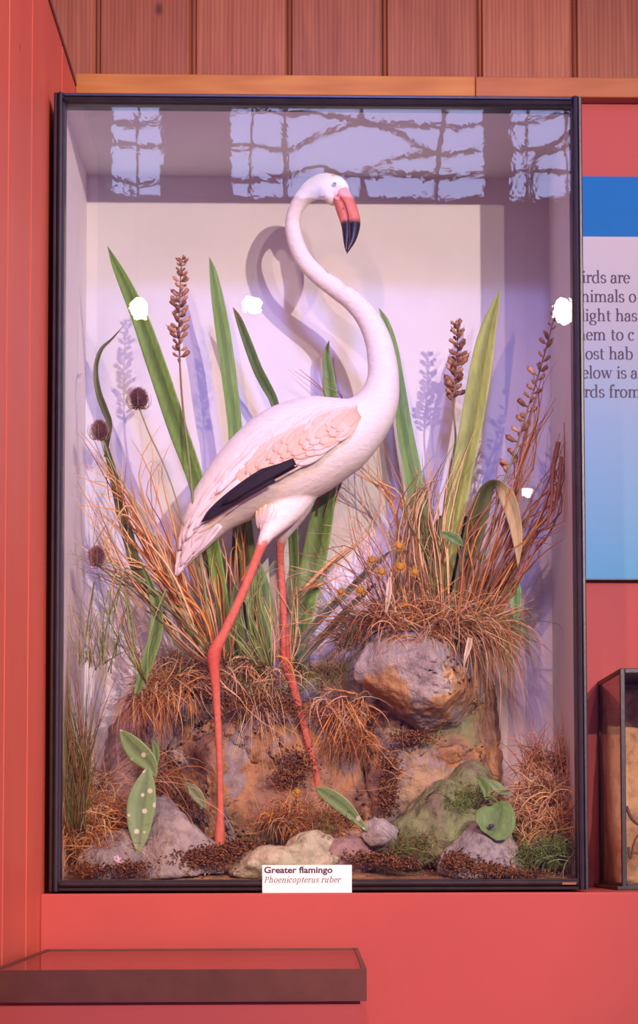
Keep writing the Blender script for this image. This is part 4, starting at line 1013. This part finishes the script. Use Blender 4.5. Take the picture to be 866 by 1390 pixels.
# ------------------------------------------------------------------ lettering: a small stroke serif
def arc(cx, cy, rx, ry, a0, a1, n=14):
    return [(cx + rx*math.cos(R(a0 + (a1-a0)*k/(n-1))), cy + ry*math.sin(R(a0 + (a1-a0)*k/(n-1)))) for k in range(n)]
def vst(x, y0, y1): return ('V', [(x, y0), (x, y1)])
def ser(x, y, w=.42): return ('H', [(x - w/2, y + .035), (x + w/2, y + .035)])
def flag(x, y): return ('H', [(x - .22, y - .07), (x - .02, y)])
GL = {
 'i': (.50, [vst(.25,0,1), ser(.25,0), flag(.25,1), ('D', (.25,1.38))]),
 'r': (.72, [vst(.25,0,1), ser(.25,0), flag(.25,1), ('C', arc(.58,.62,.30,.34,165,75)), ('D', (.64,.88))]),
 'd': (1.04, [('C', arc(.44,.48,.34,.50,60,300,20)), vst(.76,0,1.58), flag(.76,1.58), ('H', [(.76,.04),(.98,.06)])]),
 's': (.74, [('C', arc(.37,.74,.24,.25,30,250,14) + arc(.37,.26,.26,.25,90,-150,14)), ('V',[(.60,.86),(.60,.70)]), ('V',[(.12,.14),(.12,.32)])]),
 'a': (.86, [('C', arc(.34,.26,.24,.27,90,330,16)), ('C', [(.34,.55),(.62,.58)]), vst(.62,.1,.72), ('C', arc(.38,.70,.24,.28,0,150,12)), ('D',(.19,.78)), ('H', [(.62,.06),(.82,.08)])]),
 'e': (.84, [('C', arc(.42,.5,.32,.50,0,325,24)), ('H', [(.12,.54),(.74,.54)])]),
 'n': (1.10, [vst(.25,0,1), ser(.25,0), flag(.25,1), ('C', arc(.55,.62,.27,.36,165,0,12)), vst(.82,0,.64), ser(.82,0)]),
 'm': (1.66, [vst(.25,0,1), ser(.25,0), flag(.25,1), ('C', arc(.53,.62,.27,.36,165,0,12)), vst(.80,0,.64), ser(.80,0), ('C', arc(1.09,.62,.27,.36,165,0,12)), vst(1.36,0,.64), ser(1.36,0)]),
 'l': (.50, [vst(.25,0,1.58), ser(.25,0), flag(.25,1.58)]),
 'o': (.98, [('C', arc(.48,.5,.36,.50,0,360,28))]),
 'h': (1.10, [vst(.25,0,1.58), ser(.25,0), flag(.25,1.58), ('C', arc(.55,.62,.27,.36,165,0,12)), vst(.82,0,.64), ser(.82,0)]),
 'b': (1.04, [vst(.25,0,1.58), flag(.25,1.58), ('C', arc(.56,.48,.34,.50,120,-120,20))]),
 'p': (1.04, [vst(.25,-.5,1), ser(.25,-.5), flag(.25,1), ('C', arc(.56,.48,.34,.50,120,-120,20))]),
 't': (.66, [vst(.28,.2,1.3), ('C', arc(.48,.22,.20,.22,180,300,8)), ('H', [(.06,.95),(.58,.95)])]),
 'c': (.84, [('C', arc(.44,.5,.34,.50,50,315,22)), ('D',(.62,.84))]),
 'u': (1.10, [vst(.25,.3,1), flag(.25,1), ('C', arc(.52,.34,.27,.34,180,350,12)), vst(.80,0,1), flag(.80,1), ('H', [(.80,.04),(1.0,.06)])]),
 'w': (1.42, [('T', [(.16,.96),(.44,.02)]), ('N', [(.44,.02),(.70,.96)]), ('T', [(.70,.96),(.98,.02)]), ('N', [(.98,.02),(1.24,.96)]), ser(.16,.93,.36), ser(.70,.93,.36), ser(1.24,.93,.34)]),
 'f': (.62, [vst(.28,0,1.25), ser(.28,0), ('C', arc(.50,1.25,.22,.32,180,60,10)), ('H', [(.06,.95),(.56,.95)]), ('D',(.62,1.48))]),
 'g': (.94, [('C', arc(.42,.64,.28,.34,0,360,24)), ('C', arc(.44,-.22,.36,.25,0,360,24)), ('C', [(.26,.36),(.20,.20),(.30,.08),(.60,.04)]), ('H', [(.66,.90),(.88,.96)])]),
 'F': (1.16, [vst(.34,0,1.45), ser(.34,0,.5), ('H', [(.10,1.42),(1.02,1.42)]), ('H', [(.34,.76),(.80,.76)]), ('V', [(1.02,1.42),(1.02,1.14)]), ('V', [(.80,.92),(.80,.60)])]),
 'B': (1.26, [vst(.34,0,1.45), ('H',[(.10,.035),(.62,.035)]), ('H',[(.10,1.42),(.58,1.42)]), ('H',[(.34,.78),(.62,.78)]), ('C', arc(.60,1.10,.32,.32,90,-90,12)), ('C', arc(.64,.40,.40,.37,90,-90,14))]),
 'P': (1.12, [vst(.34,0,1.45), ser(.34,0,.5), ('H',[(.10,1.42),(.60,1.42)]), ('H',[(.34,.70),(.60,.70)]), ('C', arc(.60,1.06,.36,.36,90,-90,12))]),
 ' ': (.50, [])}
def serif_text(m, text, org, xh, thick=.20, thin=.085, shear=0.0, depth=.0006, Y=None, track=1.0):
    """adds letters to mesh m; org = world left baseline; letters stand in the XZ plane"""
    x = 0
    def W(u, v, dy): return (org.x + (x + u + v*shear)*xh, org.y + dy, org.z + v*xh)
    lay = 0
    for ch in text:
        w_, strokes = GL[ch]
        for kind, pts in strokes:
            lay += 1; zz = -depth*(1 + .02*(lay % 7))
            if kind == 'D':
                c = pts; poly = [(c[0] + .13*math.cos(a*PI/5), c[1] + .13*math.sin(a*PI/5)) for a in range(10)]
                m.prism(poly, lambda u, v, n: W(u, v, n), 0, zz); continue
            L_ = []; R_ = []
            n = len(pts)
            for k in range(n):
                a = pts[max(0,k-1)]; b_ = pts[min(n-1,k+1)]; dx, dy = b_[0]-a[0], b_[1]-a[1]; l = math.hypot(dx, dy) or 1; dx /= l; dy /= l
                if kind == 'V': wd = thick
                elif kind == 'H': wd = thin
                elif kind == 'T': wd = thick*.95
                elif kind == 'N': wd = thin*1.1
                else: wd = thin + (thick-thin)*abs(dy)**1.3
                if kind == 'V' and abs(pts[0][1]-pts[1][1]) < .4: wd = thin*.9
                L_.append((pts[k][0] - dy*wd/2, pts[k][1] + dx*wd/2)); R_.append((pts[k][0] + dy*wd/2, pts[k][1] - dx*wd/2))
            ia = [m.vert(W(u, v, zz)) for u, v in L_]; ib = [m.vert(W(u, v, zz)) for u, v in R_]
            ja = [m.vert(W(u, v, 0)) for u, v in L_]; jb = [m.vert(W(u, v, 0)) for u, v in R_]
            for k in range(n-1):
                m.face((ia[k], ia[k+1], ib[k+1], ib[k]), False); m.face((ia[k], ja[k], ja[k+1], ia[k+1]), False); m.face((ib[k], ib[k+1], jb[k+1], jb[k]), False)
            m.face((ia[0], ib[0], jb[0], ja[0]), False); m.face((ia[-1], ja[-1], jb[-1], ib[-1]), False)
        x += w_*track
    return x*xh

# ------------------------------------------------------------------ blue information panel
YP = DEP + .012
pb = P(830, 787, YP); pt = P(830, 240, YP); pm = P(830, 321.5, YP)
pxl = P(740, 500, YP).x; pxr = pxl + .62
ip = empty('information_panel', (pxl + .31, YP, pb.z), 'blue and white printed information panel on the red wall right of the case', 'sign')
def panel_mat():
    m, nt, bs = new_mat('panel_print')
    tc = N(nt, 'ShaderNodeTexCoord'); sx = N(nt, 'ShaderNodeSeparateXYZ'); nt.links.new(tc.outputs['Object'], sx.inputs[0])
    mr = N(nt, 'ShaderNodeMapRange'); nt.links.new(sx.outputs['Z'], mr.inputs['Value']); mr.inputs['From Min'].default_value = pb.z; mr.inputs['From Max'].default_value = pm.z
    c = ramp(nt, mr.outputs[0], [(0, (.10,.33,.50)), (.45, (.24,.36,.50)), (.75, (.42,.39,.46)), (1, (.50,.44,.48))])
    nt.links.new(c, bs.inputs['Base Color']); bs.inputs['Roughness'].default_value = .5; bs.inputs['Specular IOR Level'].default_value = .15; return m
m = MB(); m.box((pxl, YP, pb.z), (pxr, DEP + .0298, pt.z)); m.build('backing', M['dark_wood'], ip)
m = MB(); m.box((pxl, YP - .0015, pb.z + .002), (pxr, YP, pm.z)); m.build('printed_sheet', panel_mat(), ip)['label'] = 'printed sheet fading from white to sky blue'
m = MB(); m.box((pxl, YP - .002, pm.z), (pxr, YP, pt.z)); m.build('header_band', M['bright_blue'], ip)['label'] = 'bright blue header band'
m = MB()
for k, tx in enumerate(('Birds are', 'animals o', 'Flight has', 'them to c', 'most hab', 'Below is a', 'birds from')):
    by = 384 + 25.9*k
    serif_text(m, tx, P(776 if k != 1 else 779, by, YP - .0015), 11.3*S(YP), .21, .085)
m.build('printed_text', M['ink'], ip)['label'] = 'dark serif text'

# ------------------------------------------------------------------ name card
YC = -.0165
ca = P(356, 1213, YC); cb = P(477.5, 1174, YC)
nc = empty('name_card', ((ca.x+cb.x)/2, YC, ledge), 'small white name card reading Greater flamingo leaning on the bottom frame', 'sign')
m = MB(); m.box((ca.x, YC, ledge + .0003), (cb.x, YC + .003, cb.z)); m.build('card', M['white_card'], nc)
def sans(text, px0, px1, base, cap, name):
    cu = bpy.data.curves.new(name, 'FONT'); cu.body = text; cu.size = 1; cu.extrude = .01; cu.offset = .028; cu.resolution_u = 3
    o = bpy.data.objects.new(name, cu); COL.objects.link(o)
    dg = bpy.context.evaluated_depsgraph_get(); dg.update(); me = bpy.data.meshes.new_from_object(o.evaluated_get(dg)); bpy.data.objects.remove(o)
    xs_ = [v.co.x for v in me.vertices]; ztop_ = max(v.co.y for v in me.vertices); x0, x1 = min(xs_), max(xs_)
    a = P(px0, base, YC); b_ = P(px1, base, YC); sx = (b_.x - a.x)/(x1-x0); sz = cap*S(YC)/ztop_
    for v in me.vertices: v.co = Vector((a.x + (v.co.x-x0)*sx, YC - .0002 - (v.co.z+.01)*.02, a.z + v.co.y*sz))
    me.materials.clear(); me.materials.append(M['ink']); me.name = name
    ob = bpy.data.objects.new(name, me); COL.objects.link(ob); ob.parent = nc; ob.matrix_parent_inverse = Matrix.Translation(-nc.location); return ob
sans('Greater flamingo', 358.5, 451.5, 1185, 8.6, 'title_text')['label'] = 'bold title Greater flamingo'
m = MB(); tx = 'Phoenicopterus ruber'
wd = sum(GL[c][0] for c in tx); target = (P(462, 1197, YC).x - P(358, 1197, YC).x)
serif_text(m, tx, P(358, 1198, YC), 5.3*S(YC), .21, .12, .25, .0003, track=target/(wd*5.3*S(YC)))
m.build('latin_text', M['ink_grey'], nc)['label'] = 'italic latin name'

# ------------------------------------------------------------------ neighbouring case at the right
Yf = .14; nx0 = P(843, 1050, Yf).x; nz1 = P(843, 907, Yf).z; nz0 = ledge; nx1 = nx0 + .46; nb = DEP + .028
nc2 = empty('display_case', ((nx0+nx1)/2, (Yf+nb)/2, nz0), 'low black-edged glass case with sandy backing, cut off at the right edge', 'display case')
e = .010
def nbx(name, a, b_, mat=bk):
    m = MB(); m.box(a, b_); return bevel(m.build(name, mat, nc2), .0015)
for x in (nx0, nx1 - e):
    for y in (Yf, nb - e):
        nbx('corner_post', (x, y, nz0), (x + e, y + e, nz1))
for z in (nz0 + .0, nz1 - e):
    for y in (Yf, nb - e): nbx('edge_rail', (nx0 + e, y, z), (nx1 - e, y + e, z + (e if z > nz0 else .014)))
    for x in (nx0, nx1 - e): nbx('edge_rail', (x, Yf + e, z), (x + e, nb - e, z + (e if z > nz0 else .014)))
nbx('base_moulding', (nx0 - .012, Yf - .012, nz0), (nx1 + .012, nb, nz0 + .008))
sand = rock_mat('sandy_backing', [(.3, (.30,.15,.06)), (.5, (.52,.32,.15)), (.7, (.62,.42,.22))], 8, 50, seed=11)
m = MB(); m.box((nx0 + e, nb - .008, nz0 + .01), (nx1 - e, nb - .002, nz1 - e)); m.build('back_panel', sand, nc2)
m = MB(); m.box((nx0 + e, Yf + .004, nz1 - .004), (nx1 - e, nb - .008, nz1 - .001)); m.build('top_panel', bk, nc2)
m = MB(); m.box((nx0 + e, Yf + .002, nz0 + .014), (nx1 - e, Yf + .004, nz1 - e)); m.build('glass_pane', M['clear_glass'], nc2)
m = MB(); m.box((nx0 + .002, Yf + e, nz0 + .014), (nx0 + .004, nb - e, nz1 - e)); m.build('side_pane', M['clear_glass'], nc2)
# earth bank inside it
m = MB(); I = []
for j in range(31):
    row = []
    for i in range(31):
        x = nx0 + .014 + (nx1 - nx0 - .03)*i/30; z = nz0 + .012 + (nz1 - nz0 - .03)*j/30
        y = nb - .02 - .17*(1 - j/30)**1.5 - .025*fbm(Vector((x*12, z*12, 5)))
        row.append(m.vert((x, min(nb - .009, max(Yf + .012, y)), z)))
    I.append(row)
for j in range(30):
    for i in range(30): m.face((I[j][i], I[j][i+1], I[j+1][i+1], I[j+1][i]))
bkr = [[m.vert((m.v[I[j][i]][0], nb - .0085, m.v[I[j][i]][2])) for i in range(31)] for j in range(31)]
for i in range(30):
    m.face((I[0][i+1], I[0][i], bkr[0][i], bkr[0][i+1])); m.face((I[30][i], I[30][i+1], bkr[30][i+1], bkr[30][i]))
    m.face((I[i][0], I[i+1][0], bkr[i+1][0], bkr[i][0])); m.face((I[i+1][30], I[i][30], bkr[i][30], bkr[i+1][30]))
tag(m.build('sand_bank', sand), 'sandy earth bank inside the small case at the right edge', 'ground')
rr = random.Random(5)
def inner_branch(lb, pts, r):
    m = MB(); q = spline(pts, 20); m.tube([P(*s) for s in q], [r*(1-.5*k/19) for k in range(20)], 7, [(.16,.08,.05)]*20)
    tag(m.build('dead_branch', M['grass']), lb, 'branch')
inner_branch('dark dead twig crossing the small case at the right edge', [(850,1095,.20),(858,1112,.19),(872,1122,.18),(900,1130,.18)], .004)
inner_branch('thin upright dead twig in the small case at the right edge', [(853,1150,.20),(856,1165,.195),(862,1140,.2),(875,1125,.2)], .003)

# ------------------------------------------------------------------ low glass-topped cabinet in front (only its top shows)
Yb = -.10
lz = P(270, 1287.5, Yb).z
lx0 = P(62, 1288, Yb).x; lx1 = P(486, 1288, Yb).x
lf = Yb - .62
lc = empty('table_cabinet', ((lx0+lx1)/2, (Yb+lf)/2, 0), 'low red cabinet with dark-edged glass top standing in front of the ledge', 'cabinet')
m = MB(); m.box((lx0 + .01, lf + .01, .0), (lx1 - .01, Yb - .01, lz - .05)); m.build('cabinet_body', M['red_wall'], lc)
m = MB()
ee = .007
m.box((lx0, Yb - ee, lz - .05), (lx1, Yb, lz)); m.box((lx0, lf, lz - .05), (lx1, lf + ee, lz)); m.box((lx0, lf + ee, lz - .05), (lx0 + ee, Yb - ee, lz)); m.box((lx1 - ee, lf + ee, lz - .05), (lx1, Yb - ee, lz))
m.build('top_frame', M['dark_wood'], lc)
m = MB(); m.box((lx0 + ee, lf + ee, lz - .05), (lx1 - ee, Yb - ee, lz - .012)); m.build('lining', simple('red_lining', (.42,.07,.06), .6), lc)
m = MB(); m.box((lx0 + ee, lf + ee, lz - .008), (lx1 - ee, Yb - ee, lz - .002)); m.build('glass_top', M['clear_glass'], lc)

# ------------------------------------------------------------------ lamps of the room
def light_spot(loc, aim, watts, col, size, cone=50, blend=.5):
    ld = bpy.data.lights.new('lamp_light', 'SPOT'); ld.energy = watts; ld.color = col; ld.shadow_soft_size = size; ld.spot_size = R(cone); ld.spot_blend = blend
    o = bpy.data.objects.new('lamp_light', ld); COL.objects.link(o); o.location = loc
    o.rotation_euler = (Vector(aim) - Vector(loc)).to_track_quat('-Z', 'Y').to_euler(); return o
def spotlamp(loc, aim, label, lens_r=.045):
    root = empty('spotlight', loc, label, 'lamp', 'ceiling spotlights')
    d = (Vector(aim) - Vector(loc)).normalized(); L = Vector(loc)
    m = MB(); m.loft([L - d*.16, L - d*.15, L - d*.02, L], [.02,.04,.05,.055], [.02,.04,.05,.055], seg=20, cols=None); m.build('housing', M['metal'], root)
    m = MB(); m.loft([L + d*.001, L + d*.004], [lens_r]*2, [lens_r]*2, seg=20); m.build('lens', M['lamp_lens'], root)
    m = MB(); m.tube([L - d*.09, L - d*.09 + Vector((0,0,.16))], .008, 8); m.build('stem', M['metal'], root)
    return root
CASEC = Vector((0, .25, EYE + .60))
WARM = (1.0, .87, .74); WARM2 = (1.0, .54, .33)
lampdefs = [
 (Vector((2.25, -5.0, EYE + 2.12)), 1020, (1.0,.80,.66), 'rightmost room spotlight aimed at the flamingo case', .05, 36),
 (Vector((1.62, -5.0, EYE + 2.12)), 270, (1.0,.80,.66), 'second room spotlight from the right', .05, 36),
 (mirror_at(188, 417, 3.6), 210, WARM2, 'leftmost ceiling spotlight in the room', .036, 23),
 (mirror_at(342, 413, 3.6), 180, WARM2, 'room spotlight just left of the middle', .036, 23),
 (mirror_at(768, 421, 3.6), 180, WARM2, 'room spotlight right of the middle mirrored at the frame', .05, 23),
 (mirror_at(716, 668, 3.6), 0, WARM, 'low small room spotlight', .018, 40)]
for loc, wt, col, lb, lr, cone in lampdefs:
    aim = CASEC if wt > 200 else Vector((0, .2, EYE + .05))
    s_ = spotlamp(loc, aim, lb, lr)
    top = loc - (aim-loc).normalized()*.09 + Vector((0,0,.15))
    m = MB(); m.tube([top, Vector((top.x, top.y, PZ))], .006, 8); m.build('hanging_rod', M['metal'], s_)
    if wt:
        l = light_spot(loc + (aim-loc).normalized()*.03, aim, wt, col, .03, cone, .6)
        l.parent = s_; l.matrix_parent_inverse = Matrix.Translation(-s_.location)

wd_ = bpy.data.worlds.new('world'); sc.world = wd_; wd_.use_nodes = True
bg = wd_.node_tree.nodes['Background']; bg.inputs[0].default_value = (.47, .29, .84, 1); bg.inputs[1].default_value = 1.3

# daylight falling in through the wide window: a soft blue beam onto the middle of the case
ld = bpy.data.lights.new('window_daylight', 'SPOT'); ld.energy = 2900; ld.color = (.27, .29, 1.0); ld.shadow_soft_size = .45; ld.spot_size = R(9.6); ld.spot_blend = .8
lo = bpy.data.objects.new('window_daylight', ld); COL.objects.link(lo); lo.location = ((xs[2] + xs[3])/2, -LW + .12, zs + 1.6)
lo.rotation_euler = (Vector((0, .35, EYE + .90)) - lo.location).to_track_quat('-Z', 'Y').to_euler()
